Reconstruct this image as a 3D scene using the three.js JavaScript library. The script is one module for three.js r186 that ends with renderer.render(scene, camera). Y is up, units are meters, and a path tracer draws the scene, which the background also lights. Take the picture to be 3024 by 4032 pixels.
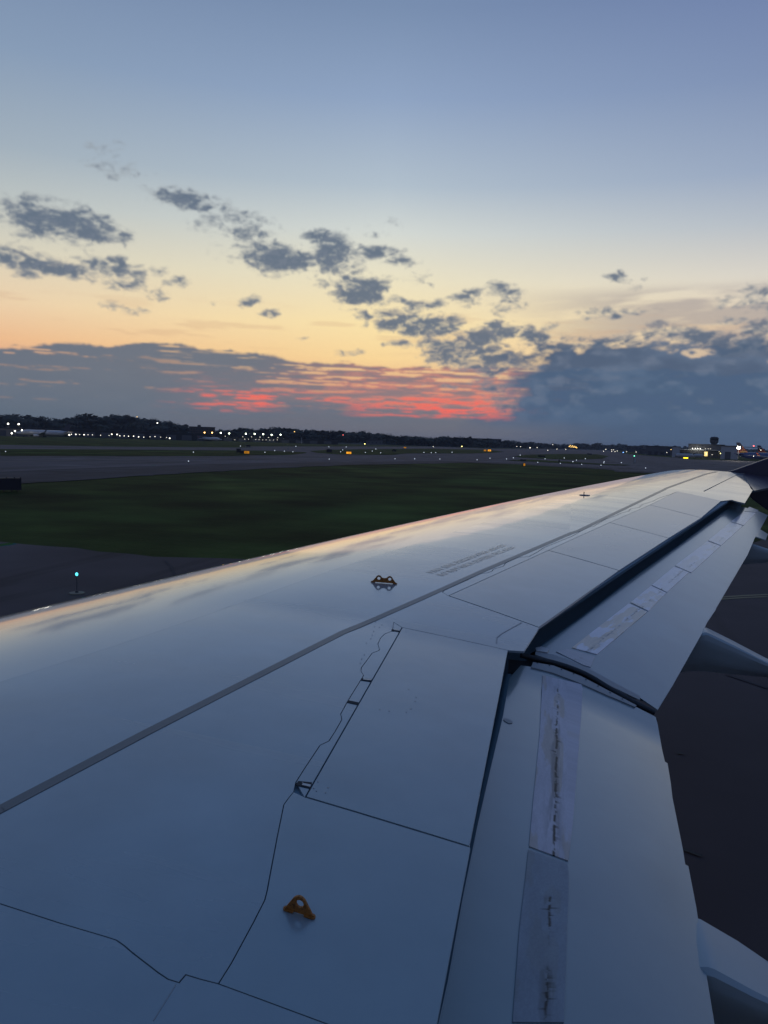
import * as THREE from 'three';
import { mergeGeometries, toCreasedNormals } from 'three/addons/utils/BufferGeometryUtils.js';

// ---------------------------------------------------------------- camera, sky, sun, exposure
// x = towards the tail, y = up, -z = out along the wing; metres
const scene = new THREE.Scene();
const camera = new THREE.PerspectiveCamera(67, 0.75, 0.05, 9000);
camera.position.set(0, 4.45, -1.85);
camera.up.set(-0.0517494, 0.9954246, -0.0803241);
camera.lookAt(-0.2341818, 4.45 - 0.090285, -1.85 - 0.9679915);
const renderer = new THREE.WebGLRenderer({ antialias: true });
renderer.toneMapping = THREE.LinearToneMapping;
renderer.toneMappingExposure = 1.06;
renderer.shadowMap.enabled = true;

// small deterministic noise kit
const mul = Math.imul;
function hash(a, b) { let h = mul(a | 0, 374761393) ^ mul(b | 0, 668265263); h = mul(h ^ (h >>> 13), 1274126177); h ^= h >>> 16; return (h >>> 0) / 4294967296; }
function vn(x, y, per = 0) {
  const xi = Math.floor(x), yi = Math.floor(y), fx = x - xi, fy = y - yi, ux = fx * fx * fx * (fx * (fx * 6 - 15) + 10), uy = fy * fy * fy * (fy * (fy * 6 - 15) + 10);
  const w = per ? (v) => ((v % per) + per) % per : (v) => v;
  const a = hash(w(xi), w(yi)), b = hash(w(xi + 1), w(yi)), c = hash(w(xi), w(yi + 1)), d = hash(w(xi + 1), w(yi + 1));
  return a + (b - a) * ux + (c - a) * uy + (a - b - c + d) * ux * uy;
}
function fbm(x, y, o = 4, per = 0) { let s = 0, n = 0, a = 1; for (let i = 0; i < o; i++) { s += a * vn(x + i * 17 * (per ? 0 : 1), y - i * 31 * (per ? 0 : 1), per); n += a; a *= .5; x *= 2; y *= 2; per *= 2; } return s / n; }
function rng(seed) { let s = seed >>> 0; return () => { s = (mul(s, 1664525) + 1013904223) >>> 0; return s / 4294967296; }; }
const clamp = THREE.MathUtils.clamp, ss = THREE.MathUtils.smoothstep, lerp = THREE.MathUtils.lerp;
const lin = (v) => { v /= 255; return v <= .04045 ? v / 12.92 : Math.pow((v + .055) / 1.055, 2.4); };
const L3 = (r, g, b) => [lin(r), lin(g), lin(b)];
const mix3 = (a, b, t) => [a[0] + (b[0] - a[0]) * t, a[1] + (b[1] - a[1]) * t, a[2] + (b[2] - a[2]) * t];
function table(tab, x) { if (x <= tab[0][0]) return tab[0][1]; for (let i = 1; i < tab.length; i++) if (x < tab[i][0]) { const t = (x - tab[i - 1][0]) / (tab[i][0] - tab[i - 1][0]); return tab[i - 1][1] + (tab[i][1] - tab[i - 1][1]) * t; } return tab[tab.length - 1][1]; }

const EL = [0, 3, 6, 8.4, 11.6, 14.7, 17.7, 23, 28, 45, 90];
const zen = [[76, 108, 152], [50, 84, 132]];
const GC = [[176, 125, 112], [222, 152, 118], [246, 212, 152], [246, 223, 168], [231, 222, 192], [207, 212, 207], [174, 188, 200], [140, 160, 190], [118, 139, 171], ...zen].map((c) => L3(...c));
const GL = [[150, 120, 118], [208, 152, 128], [234, 186, 142], [232, 206, 170], [212, 206, 186], [183, 190, 189], [158, 172, 184], [132, 152, 178], [117, 137, 168], ...zen].map((c) => L3(...c));
const GR = [[122, 120, 132], [170, 140, 135], [230, 198, 164], [228, 208, 178], [212, 207, 197], [178, 186, 195], [150, 165, 189], [124, 142, 176], [108, 126, 166], ...zen].map((c) => L3(...c));
const GA = [[92, 98, 120], [112, 108, 130], [130, 120, 140], [132, 126, 148], [114, 118, 147], [105, 116, 149], [99, 113, 148], [92, 109, 147], [88, 107, 146], [76, 102, 146], [50, 84, 132]].map((c) => L3(...c));
function grad(G, el) { el = clamp(el, 0, 90); let i = 1; while (EL[i] < el) i++; let t = (el - EL[i - 1]) / (EL[i] - EL[i - 1]); return mix3(G[i - 1], G[i], t); }
// clouds, in degrees of azimuth (from the wing's span direction) and elevation: [az, el, half width, half height, strength]
const puffs = [];
const puffTable = [
  [[-37.7,13.69,56,30,1],[-35.73,13.43,70,26,1.2],[-34.14,13.14,55,18,1.2],[-38.38,14.01,30,18,0.7],[-37.15,12.92,40,14,0.8]],
  [[-38.83,11.01,60,16,1.2],[-36.88,10.6,70,14,1.2],[-34.87,10.58,40,10,0.7],[-32.81,11.02,42,16,1],[-32.36,10.37,45,12,0.8],[-35.3,11.56,35,12,0.6],[-34.58,12.22,25,8,0.5]],
  [[-33.54,18.24,26,16,0.42],[-33.01,17.41,32,20,0.46],[-32.66,16.96,34,10,0.42],[-30.86,17.13,20,7,0.36]],
  [[-28.09,15.95,52,14,1.15],[-26.83,15.77,40,12,0.8],[-26.04,15.41,36,9,0.5],[-24.27,14.96,60,12,0.6],[-24.91,14.4,70,16,0.68],[-23.61,14.11,40,11,0.6]],
  [[-23.1,12.93,44,24,0.95],[-21.46,12.58,66,24,1.25],[-19.83,13.13,30,18,0.7],[-18.86,14.16,36,12,0.9],[-18,13.07,42,34,1.25],[-16.99,12.8,30,25,0.8],[-18.29,11.5,30,14,0.5],[-25.36,12.77,26,11,0.5],[-20.47,12.17,50,12,0.9]],
  [[-14.51,13.45,36,11,1.1],[-12.98,12.69,34,12,1],[-11.64,12.66,40,8,0.45],[-10.77,11.74,40,10,0.4],[-13.9,15.3,36,9,0.35],[-14.55,14.73,30,7,0.35]],
  [[-15.61,11.23,46,20,1.05],[-14.61,11.26,30,14,0.9],[-15.92,10.33,42,24,1.15],[-15.07,10.04,40,13,1],[-13.33,10.16,17,9,1],[-17.79,11.36,34,12,0.5]],
  [[-13.35,8.81,54,17,1.2],[-11.2,9.83,42,11,0.95],[-10.31,8.57,46,15,1],[-11.47,8.05,44,12,0.95],[-12.33,8.52,30,11,0.9],[-12.62,7.05,36,5,0.7],[-10.77,7.42,25,9,0.7]],
  [[-8.73,6.71,62,26,1.3],[-7,7.59,34,17,1.15],[-5.47,8.39,30,12,1],[-8.21,6.17,40,14,1.2],[-3.64,7.76,22,16,0.9],[-2.58,7.38,20,20,1.05],[-2.36,8.28,22,9,0.7],[-6.22,6.53,40,18,1.3],[-9.93,7.28,34,14,1],[-9.48,8.75,24,9,0.6]],
  [[-7.55,10.37,34,14,0.75],[-5.26,10.8,34,18,0.85],[-5.87,9.91,22,9,0.5],[-4.57,10.17,20,10,0.6],[-5.84,9.28,12,7,0.7]],
  [[2.35,11.88,20,9,0.95],[3.51,11.43,26,10,0.6],[-23.86,9.63,17,10,0.8],[-22.38,8.92,16,9,0.75],[-29.91,9.76,27,9,0.7],[-28.67,10.54,21,10,0.8],[-29.92,11.25,19,9,0.7],[-31.29,8.55,30,7,0.6],[-32.81,8.67,28,6,0.5],[-20.36,7.19,17,6,0.55],[-26.61,9.45,8,4,0.6],[-15.97,6.35,26,4,0.6],[-38.82,12.14,26,8,0.4],[-37.43,12.03,30,6,0.4]],
  [[0.93,9.37,36,8,0.8],[0.21,9.28,14,7,0.8],[2.35,9.16,16,7,0.8],[3.88,9.38,40,6,0.5],[5.32,7.98,36,14,0.9],[7.84,7.93,44,12,0.9],[9.15,9.84,22,10,0.7],[10.46,7.21,60,16,1.1],[11.5,8.28,26,14,1],[10.81,10.2,20,30,0.5],[11.62,10.4,20,10,0.8],[6.66,8.11,30,9,0.7],[10.07,8.77,30,8,0.5],[11.95,9.57,30,10,0.6]],
  [[-6.1,5.39,34,12,0.9],[-6.8,4.52,26,8,0.75],[-5.38,4.02,30,9,0.85],[-5.74,3.15,36,8,0.75],[-7.18,5.7,26,8,0.8],[-4.88,2.5,30,7,0.7],[-8.68,5.33,30,5,0.5],[-10.14,4.04,40,4,0.45]],
  [[-4.55,6.33,40,14,1.2],[-3.25,6.47,30,9,0.9],[1.51,7.55,60,10,0.8],[-1.17,7.01,36,9,0.9],[4,7.31,60,9,0.8],[9.31,7.45,40,12,0.8]],
];
for (const row of puffTable) for (const [a, e, w, hgt, s] of row) puffs.push([a, e, w / 29.2 * (1 - .0006 * a * a * 0), hgt / 28.6, s]);
const deckTop = [[-75, 5.2], ...[[-41.59,5.29],[-39.98,5.48],[-36.63,5.81],[-33.26,5.99],[-30.36,6.37],[-28.17,6.45],[-25.6,6.18],[-22.33,6.05],[-21,5.79],[-18.31,5.63],[-13.24,5.58],[-8.18,5.61],[-4.86,5.74]], [3, 5.6], [14, 5.2], [40, 4.6]];
const massTop = [[-12, 3], ...[[-7.18,5.7],[-5.73,6.64],[-3.92,6.86],[-1.98,7.07],[-0.22,7.26],[1.51,7.45],[3.99,7.47],[6.12,7.23],[7.58,7.39],[9.32,7.3],[10.99,7.56],[12.64,7.57]], [30, 7.4], [60, 6.4], [100, 5.5]];
const massLeft = [...[[-5.56,6.7],[-4.69,5.74],[-3.89,4.77],[-3.26,3.96],[-3.58,3.19],[-4.11,2.45],[-6,1.57],[-10.01,0.44]]].map(([a, e]) => [e, a]).sort((p, q) => p[0] - q[0]);
function skyAt(az, el) {
  const e0 = Math.max(el, 0);
  // clear air
  let c;
  const a = az;
  if (a < -40) c = mix3(grad(GL, e0), grad(GA, e0), ss(-a, 40, 92));
  else if (a < -14) c = mix3(grad(GL, e0), grad(GC, e0), (a + 40) / 26);
  else if (a < 12) c = mix3(grad(GC, e0), grad(GR, e0), (a + 14) / 26);
  else c = mix3(grad(GR, e0), grad(GA, e0), ss(a, 12, 64));
  const near = a > -48 && a < 22;
  const facing = 1 - ss(Math.abs(a + 9), 60, 150);
  // high thin veil to the right
  if (el > 5 && el < 16) {
    const st = fbm(a * .16 + 3, el * 1.3 - a * .09 + 40, 4);
    const veil = ss(a, -8, 6) * ss(el, 6.2, 8.2) * (1 - ss(el, 10.2, 11.4)) * ss(st, .36, .62) * .62 * (1 - ss(a, 40, 80));
    c = mix3(c, L3(152, 144, 148), veil);
    const veil2 = ss(fbm(a * .22 + 71, el * 2.4 + 9, 4), .56, .72) * ss(el, 6, 7) * (1 - ss(el, 8.5, 10)) * .25 * facing;
    c = mix3(c, L3(200, 160, 130), veil2);
  }
  // low deck seen edge on
  if (el < 9) {
    const n1 = fbm(a * .42, el * 1.6 + 11, 5), n2 = fbm(a * .24 + 50, el * 4.2 + 5 + a * .05, 5), n3 = fbm(a * .75 + 9, el * 8.5, 4);
    const top = table(deckTop, a) + (n1 - .5) * .75 + (fbm(a * 1.7, 4, 3) - .5) * .25;
    let d = ss(top - el, -.04, .16);
    const warm = clamp(1 - Math.abs(a + 9) / 60, 0, 1);
    // red lit zone
    let red = ss(a, -31, -25) * (1 - ss(a + (n3 - .5) * 4 + (n1 - .5) * 4, -7.0, -2.0)) * ss(el + (n2 - .5) * .5, 1.55, 2.0) * (1 - ss(el, 3.7, 5.3));
    const wedge = ss(a, -23.5, -20.5) * (1 - ss(a, -17.5, -15)) * (1 - ss(el + (n3 - .5) * .5, 2.3, 3.1)) ;
    red *= 1 - .95 * wedge;
    red *= .35 + .65 * Math.max(Math.exp(-Math.pow((a + 9.0) / 5.2, 2)), .85 * Math.exp(-Math.pow((a + 23.5) / 5.5, 2)) * ss(el, 2.0, 2.4) * (1 - ss(el, 3.0, 3.7)));
    const streak = ss(n2 * .5 + n3 * .5, .47, .62);
    // gaps near the top of the deck
    const gap = ss(n2 * .55 + n3 * .45, .53, .64) * ss(a, -33, -16) * ss(el, 2.9, 4.3) * .85 * (1 - ss(a, 0, 4));
    const gapL = ss(n3 * .5 + n2 * .5, .63, .70) * (1 - ss(top - el, .2, 1.2)) * .7;
    d *= 1 - Math.max(gap, gapL);
    let dc = mix3(L3(97, 110, 126), L3(120, 120, 126), warm * ss(el, 0, 5) * .8);
    dc = mix3(dc, L3(112, 119, 130), (n1 - .3) * .7);
    dc = mix3(dc, L3(74, 95, 122), ss(a, -5, 0));
    const rose = ss(a, -24, -13) * (1 - ss(a + (n3 - .5) * 3, -4.8, -2.6)) * ss(el, 2.2, 3.2);
    dc = mix3(dc, mix3(L3(146, 124, 126), L3(208, 138, 122), ss(n3 * .5 + n2 * .5, .38, .6)), clamp(.8 * rose + .4 * red, 0, .9));
    dc = mix3(dc, L3(246, 108, 94), clamp(red * 1.1 * (1 - .75 * ss(el, 2.9, 3.9)), 0, 1) * streak);
    dc = mix3(dc, L3(176, 142, 122), .55 * ss(n3 * .4 + n2 * .6, .60, .72) * facing * ss(el, 1.5, 2.5) * (1 - ss(a, -8, -3)));
    dc = mix3(dc, grad(GA, el), (1 - facing) * .8);
    c = mix3(c, dc, d * (a < -48 || a > 40 ? .85 : 1));
  }
  // big dark bank to the right
  if (a > -14 && a < 110 && el < 11) {
    const n1 = fbm(a * .8 + 7, el * 1.5 + 3, 5), n2 = fbm(a * .3 + 2, el * .9 + 8, 5);
    const t = table(massTop, a) + (n1 - .5) * 2.0 - el, l = a - table(massLeft, el) + (fbm(a * .3 + 4, el * .65 + 2, 3) - .5) * 5 + (n1 - .5) * 4.5 + (fbm(a * 1.5, el * 3, 4) - .5) * 2.2;
    let m = ss(t, -.1, .5) * ss(l, -1.7, 1.9) * (1 - ss(a, 70, 110));
    m *= 1 - .75 * ss(n2 * .5 + n1 * .5, .63, .72) * ss(a, 2, 8) * ss(el, 3.5, 5);
    let mc = mix3(L3(70, 91, 118), L3(86, 106, 132), ss(n2 * .6 + n1 * .4, .32, .66));
    mc = mix3(mc, L3(108, 120, 140), ss(n1, .56, .78) * .4);
    mc = mix3(mc, L3(78, 99, 127), (1 - ss(el, .5, 4)) * .8);
    c = mix3(c, mc, m * .97);
  }
  // scattered small clouds
  if (el > 1.6 && el < 26) {
    let d = -1, low = 0;
    const wx = (fbm(a * .55 + 5, el * .8, 3) - .5) * 1.3, wy = (fbm(a * .6 + 25, el * .9 + 60, 3) - .5) * .8;
    if (near) for (const p of puffs) {
      const dx = (a + wx - p[0]) / (p[2] * 1.38), dy = (el + wy - p[1]) / (p[3] * 1.4), r = dx * dx + dy * dy;
      if (r < 2.2) { const v = (1 - r) * Math.min(p[4], 1) * .8 + (p[4] - 1) * .35; if (v > d) { d = v; low = dy; } }
    }
    else if (facing > .01) { const v = (fbm(a * .16 + 90, el * .34 + 30, 4) - .6) * 5; d = v * facing; low = 0; }
    if (d > -1) {
      const q1 = fbm(a * 1.1 + 61, el * 1.9 + 3, 3) - .5, n = fbm(a * 1.15 + 31 + q1 * 1.8, el * 2.4 + 17 + q1, 5) - .5, n2 = fbm(a * 3.2 + 3 + q1 * 3, el * 5.2 + 7, 4) - .5;
      const v = d * 1.1 + n * 1.5 + n2 * .8 + .03;
      const al = ss(v, -.12, .95) * .95;
      if (al > 0) {
        let cc = mix3(L3(146, 151, 156), L3(92, 107, 126), ss(v, .2, 1.0)); cc = mix3(cc, L3(112, 122, 138), ss(n2, .0, .25) * .5); cc = mix3(cc, L3(168, 152, 142), (1 - ss(v, .1, .5)) * .5 * (1 - ss(el, 9, 14)));
        cc = mix3(cc, L3(66, 86, 114), ss(a, -9, -2) * (1 - ss(el, 6, 9)) * .7);
        cc = mix3(cc, L3(150, 140, 140), ss(low, .2, 1) * .35 * (1 - ss(el, 9, 13)));
        c = mix3(c, cc, al);
      }
    }
  }
  // thick air at the horizon
  if (el < 3) {
    const hz = mix3(mix3(L3(98, 110, 124), L3(112, 112, 122), ss(a, -40, -20)), L3(70, 91, 118), ss(a, -8, 6));
    c = mix3(c, mix3(hz, grad(GA, 0), 1 - facing), (1 - ss(el + (fbm(a * .2, el, 3) - .5) * .7, 1.0, 2.3)) * .82);
  }
  if (el < 0) c = mix3(c, L3(40, 43, 48), ss(-el, 0, 4));
  return c;
}
{
  const W = 4096, H = 2048, data = new Float32Array(W * H * 4);
  for (let j = 0; j < H; j++) {
    const el = ((j + .5) / H - .5) * 180;
    const step = el > 32 || el < -1 ? 8 : 1;
    for (let i = 0; i < W; i += step) {
      const th = ((i + .5) / W - .5) * 2 * Math.PI, x = Math.cos(th), z = Math.sin(th);
      const c = skyAt(Math.atan2(x, -z) * 180 / Math.PI, el);
      for (let k = 0; k < step; k++) { const o = (j * W + i + k) * 4; data[o] = c[0]; data[o + 1] = c[1]; data[o + 2] = c[2]; data[o + 3] = 1; }
    }
  }
  const t = new THREE.DataTexture(data, W, H, THREE.RGBAFormat, THREE.FloatType);
  t.mapping = THREE.EquirectangularReflectionMapping; t.minFilter = t.magFilter = THREE.LinearFilter; t.needsUpdate = true;
  scene.background = t; scene.environment = t;
}
// the sun has just gone behind the low clouds: what is left of it is faint, wide and orange
const sun = new THREE.DirectionalLight(new THREE.Color(1, .62, .42), .05);
sun.position.set(Math.sin(-.157) * 100, 4.5, -Math.cos(.157) * 100);
sun.castShadow = true; sun.shadow.radius = 50; sun.shadow.mapSize.set(2048, 2048);
Object.assign(sun.shadow.camera, { left: -60, right: 60, top: 60, bottom: -60, near: 1, far: 400 });
scene.add(sun);

// ---------------------------------------------------------------- helpers
const counts = {};
function numbered(n) { const k = counts[n] = (counts[n] ?? -1) + 1; return k ? `${n}_${String(k).padStart(3, '0')}` : n; }
function thing(name, label, category, [x, y, z] = [0, 0, 0], turn = 0, group) {
  const o = new THREE.Group(); o.name = numbered(name); o.position.set(x, y, z); o.rotation.y = turn; o.userData = { label, category };
  if (group) o.userData.group = group; scene.add(o); return o;
}
function part(name, geo, mat, parent, extra) {
  const g = Array.isArray(geo) ? (geo.length > 1 ? mergeGeometries(geo.map((q) => q.index ? q.toNonIndexed() : q)) : geo[0]) : geo;
  const m = new THREE.Mesh(g, mat); m.name = name; m.castShadow = m.receiveShadow = true; if (extra) Object.assign(m.userData, extra); parent.add(m); return m;
}
function struct(name, geo, mat, label) { const m = part(numbered(name), geo, mat, scene); m.userData = { kind: 'structure', label }; return m; }
function mat(c, rough = .7, o = {}) { const m = new THREE.MeshPhysicalMaterial({ roughness: rough, ...o }); m.color.setRGB(...c); return m; }
function glow(c, k) { const m = new THREE.MeshStandardMaterial({ roughness: .6 }); m.color.setRGB(.5, .5, .5); m.emissive.setRGB(...c); m.emissiveIntensity = k; return m; }
function noiseTex(fn, n, repeat) {
  const d = new Uint8Array(n * n * 4);
  for (let j = 0; j < n; j++) for (let i = 0; i < n; i++) { const c = fn(i / n, j / n), o = (j * n + i) * 4; d[o] = c[0]; d[o + 1] = c[1]; d[o + 2] = c[2]; d[o + 3] = 255; }
  const t = new THREE.DataTexture(d, n, n); t.wrapS = t.wrapT = THREE.RepeatWrapping; t.magFilter = THREE.LinearFilter; t.minFilter = THREE.LinearMipmapLinearFilter; t.generateMipmaps = true; t.anisotropy = 8;
  if (repeat) t.repeat.set(repeat, repeat); t.needsUpdate = true; return t;
}
const box = (w, h, d, x = 0, y = 0, z = 0) => new THREE.BoxGeometry(w, h, d).translate(x, y, z);
const cyl = (r0, r1, h, x = 0, y = 0, z = 0, n = 10) => new THREE.CylinderGeometry(r1, r0, h, n).translate(x, y, z);

// ---------------------------------------------------------------- the wing's own shape (aircraft x, span s)
const le = (s) => -5.8956 + 0.4223 * s + 0.00622 * (s - 9) ** 2;
const ste = (s) => -.27 + (s > 6.15 ? .34 * (s - 6.15) : 0);
const Yp = (u) => { u = clamp(u, 0, 1); if (u > .38) return 1 - .97 * ((u - .38) / .62) ** 1.6; const w = u / .38; return .45 * Math.sqrt(w) * (1.5 - .5 * w) + .55 * (2 * w - w * w); };
const CR = 0.04, TI = 0.0102;
const zt = (s) => 3 + .07 * (s - 2);
function hTop(x, s) { const C = ste(s) - le(s), u = (x - le(s)) / C, uu = clamp(u, 0, 1); let z = zt(s) + C * (CR * Yp(uu) + TI * (1 - uu)); if (u > 1) z -= (u - 1) * C * .09; return z; }
const fOut = (x, s) => { const d = x - ste(s); return zt(s) - .14 - .27 * d - .10 * d * d; };
function nrm(fn, x, s) { const e = .01, a = (fn(x + e, s) - fn(x - e, s)) / (2 * e), b = (fn(x, s + e) - fn(x, s - e)) / (2 * e), l = Math.hypot(a, b, 1); return [-a / l, 1 / l, b / l]; }
const area = (p) => { let a = 0; for (let i = 0; i < p.length; i++) { const q = p[(i + 1) % p.length]; a += p[i][0] * q[1] - q[0] * p[i][1]; } return a / 2; };
function inset(p, g) {
  if (!g) return p; const n = p.length;
  return p.map((b, i) => {
    const a = p[(i + n - 1) % n], c = p[(i + 1) % n], d1 = [b[0] - a[0], b[1] - a[1]], d2 = [c[0] - b[0], c[1] - b[1]], l1 = Math.hypot(...d1) || 1, l2 = Math.hypot(...d2) || 1;
    const n1 = [-d1[1] / l1, d1[0] / l1], n2 = [-d2[1] / l2, d2[0] / l2], k = Math.max(1 + n1[0] * n2[0] + n1[1] * n2[1], .35);
    return [b[0] + (n1[0] + n2[0]) * g / k, b[1] + (n1[1] + n2[1]) * g / k];
  });
}
function clipRect(poly, x0, x1, s0, s1) {
  let p = poly;
  for (const [ax, v, sg] of [[0, x0, 1], [0, x1, -1], [1, s0, 1], [1, s1, -1]]) {
    const q = [];
    for (let i = 0; i < p.length; i++) {
      const a = p[i], b = p[(i + 1) % p.length], da = (a[ax] - v) * sg, db = (b[ax] - v) * sg;
      if (da >= 0) q.push(a);
      if ((da > 0 && db < 0) || (da < 0 && db > 0)) { const t = da / (da - db); q.push([a[0] + (b[0] - a[0]) * t, a[1] + (b[1] - a[1]) * t]); }
    }
    p = q; if (p.length < 3) return [];
  }
  return p;
}
// a sheet of skin with an outline of its own: laid on a surface, with edges that go down
function panel(poly, fn, { lift = 0, depth = .012, cell = .25, gap = 0, uv } = {}) {
  if (area(poly) < 0) poly = [...poly].reverse();
  poly = inset(poly, gap);
  const P = [], N = [], U = [];
  const put = (x, s, y, n) => { P.push(x, y, -s); N.push(...n); if (uv) { const dx = x - uv.o[0], ds = s - uv.o[1]; const D = uv.u[0] * uv.v[1] - uv.u[1] * uv.v[0]; U.push((dx * uv.v[1] - ds * uv.v[0]) / D, (uv.u[0] * ds - uv.u[1] * dx) / D); } else U.push(x, s); };
  let a0 = 1e9, a1 = -1e9, b0 = 1e9, b1 = -1e9; for (const [x, s] of poly) { a0 = Math.min(a0, x); a1 = Math.max(a1, x); b0 = Math.min(b0, s); b1 = Math.max(b1, s); }
  for (let x = a0; x < a1; x += cell) for (let s = b0; s < b1; s += cell) {
    const q = clipRect(poly, x, x + cell, s, s + cell); if (q.length < 3) continue;
    const v = q.map((k) => new THREE.Vector2(...k));
    for (const f of THREE.ShapeUtils.triangulateShape(v, [])) {
      const t = f.map((k) => q[k]); const A = area(t); if (Math.abs(A) < 1e-9) continue; if (A < 0) t.reverse();
      for (const k of t) put(k[0], k[1], fn(k[0], k[1]) + lift, nrm(fn, k[0], k[1]));
    }
  }
  if (depth) for (let i = 0; i < poly.length; i++) {
    const a = poly[i], b = poly[(i + 1) % poly.length], l = Math.hypot(b[0] - a[0], b[1] - a[1]), m = Math.max(1, Math.ceil(l / cell)), n = [(b[1] - a[1]) / l, 0, (b[0] - a[0]) / l];
    if (l < 1e-6) continue;
    for (let k = 0; k < m; k++) {
      const p = [a[0] + (b[0] - a[0]) * k / m, a[1] + (b[1] - a[1]) * k / m], q = [a[0] + (b[0] - a[0]) * (k + 1) / m, a[1] + (b[1] - a[1]) * (k + 1) / m], yp = fn(...p) + lift, yq = fn(...q) + lift;
      put(...p, yp, n); put(...p, yp - depth, n); put(...q, yq - depth, n); put(...p, yp, n); put(...q, yq - depth, n); put(...q, yq, n);
    }
  }
  const g = new THREE.BufferGeometry();
  g.setAttribute('position', new THREE.Float32BufferAttribute(P, 3)); g.setAttribute('normal', new THREE.Float32BufferAttribute(N, 3)); g.setAttribute('uv', new THREE.Float32BufferAttribute(U, 2));
  return g;
}
function strip(line, w) { // polyline with width -> outline
  const L = [], R = [];
  line.forEach((p, i) => { const a = line[Math.max(i - 1, 0)], b = line[Math.min(i + 1, line.length - 1)], l = Math.hypot(b[0] - a[0], b[1] - a[1]), n = [-(b[1] - a[1]) / l * w / 2, (b[0] - a[0]) / l * w / 2]; L.push([p[0] + n[0], p[1] + n[1]]); R.unshift([p[0] - n[0], p[1] - n[1]]); });
  return [...L, ...R];
}
function ribbon(line, fn, w, lift, th = .001) { // one quad piece after another, so that bends never fold over
  const out = [];
  for (let i = 0; i + 1 < line.length; i++) { const seg = strip([line[i], line[i + 1]], w); if (Math.hypot(line[i + 1][0] - line[i][0], line[i + 1][1] - line[i][1]) > 1e-4) out.push(panel(seg, fn, { lift: lift + (i % 2) * .0002, depth: th, cell: .5 })); }
  return mergeGeometries(out);
}
function grid(nu, nv, f, closeNormals = true) {
  const P = [], U = [], I = [];
  for (let j = 0; j <= nv; j++) for (let i = 0; i <= nu; i++) { P.push(...f(i / nu, j / nv)); U.push(i / nu, j / nv); }
  for (let j = 0; j < nv; j++) for (let i = 0; i < nu; i++) { const a = j * (nu + 1) + i, b = a + 1, c = a + nu + 1, d = c + 1; I.push(a, b, d, a, d, c); }
  const g = new THREE.BufferGeometry(); g.setAttribute('position', new THREE.Float32BufferAttribute(P, 3)); g.setAttribute('uv', new THREE.Float32BufferAttribute(U, 2)); g.setIndex(I); g.computeVertexNormals();
  return g.toNonIndexed();
}

// ---------------------------------------------------------------- paint
const grime = noiseTex((u, v) => { const k = 222 + 33 * fbm(u * 6, v * 6, 5, 6); return [k, k, k * .995]; }, 512, .45);
const fine = noiseTex((u, v) => { const k = 255 * fbm(u * 5, v * 5, 4, 5); return [k, k, k]; }, 256, .8);
const streaks = noiseTex((u, v) => { const k = 255 * clamp(.28 + .55 * fbm(u * 3, v * 26, 5) * (.6 + .8 * fbm(u * 4, v * 4, 3, 4)), 0, 1); return [k, k, k]; }, 512, .22);
const chips = noiseTex((u, v) => { const k = 1 - .45 * ss(fbm(u * 14, v * 14, 4, 14), .6, .68) - .3 * fbm(u * 5, v * 5, 3, 5); return [255 * k, 255 * k, 255 * k]; }, 256, 14);
const M = {
  skin: mat([.33, .395, .43], .42, { ior: 1.75, clearcoat: 1, clearcoatRoughness: .045, map: grime, roughnessMap: streaks, bumpMap: fine, bumpScale: .0009 }),
  slat: mat([.33, .395, .43], .24, { ior: 1.6, clearcoat: 1, clearcoatRoughness: .07 }),
  spoiler: mat([.32, .395, .43], .26, { ior: 1.8, clearcoat: .8, clearcoatRoughness: .16, map: grime, bumpMap: fine, bumpScale: .0012 }),
  flap: mat([.245, .335, .36], .3, { ior: 1.75, clearcoat: 1, clearcoatRoughness: .12, map: grime, bumpMap: fine, bumpScale: .001 }),
  fairing: mat([.46, .53, .55], .5, { clearcoat: .4, clearcoatRoughness: .25, map: grime }),
  nose: mat([.15, .24, .29], .6), under: mat([.20, .28, .33], .75), dark: mat([.022, .028, .034], .8),
  sealant: mat([.05, .055, .06], .8),
  rubber: mat([.03, .034, .04], .6),
  stripe: mat([.12, .12, .12], .55, { clearcoat: .6, clearcoatRoughness: .12 }),
  metal: mat([.45, .46, .48], .38, { metalness: .85 }),
  strap: mat([.3, .32, .34], .5, { metalness: .4 }),
  orange: mat([.50, .18, .03], .6, { map: chips }),
  navy: mat([.012, .016, .05], .35, { clearcoat: .6, clearcoatRoughness: .1 }),
  print: null,
};
// ---------------------------------------------------------------- our own aeroplane
const plane = thing('airliner', 'glossy pale grey wing of the airliner we sit in, with lowered flaps and dark winglet', 'airliner');
const hinge = { a: [-0.839,4.286], b: [-0.929,6.227], c: [-0.774,6.97], d: [-0.174,8.721], e: [0.406,10.414], f: [0.948,11.951], g: [1.449,13.491] };
const trail = { a: [-0.256,4.238], b: [-0.298,6.18], c: [-0.151,6.654], d: [0.412,8.396], e: [0.973,10.033], f: [1.494,11.521], g: [1.982,13.118] };
const wavyIn = [[-0.993,6.29],[-0.977,6.204],[-0.966,6.14],[-0.994,6.068],[-0.998,5.987],[-0.988,5.887],[-0.959,5.811],[-0.958,5.794],[-0.981,5.737],[-0.979,5.628],[-0.978,5.515],[-0.968,5.471],[-0.941,5.424],[-0.939,5.381],[-0.927,5.101],[-0.917,4.964],[-0.897,4.915],[-0.89,4.797],[-0.888,4.709],[-0.909,4.661],[-0.904,4.466],[-0.9,4.365]];
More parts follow.
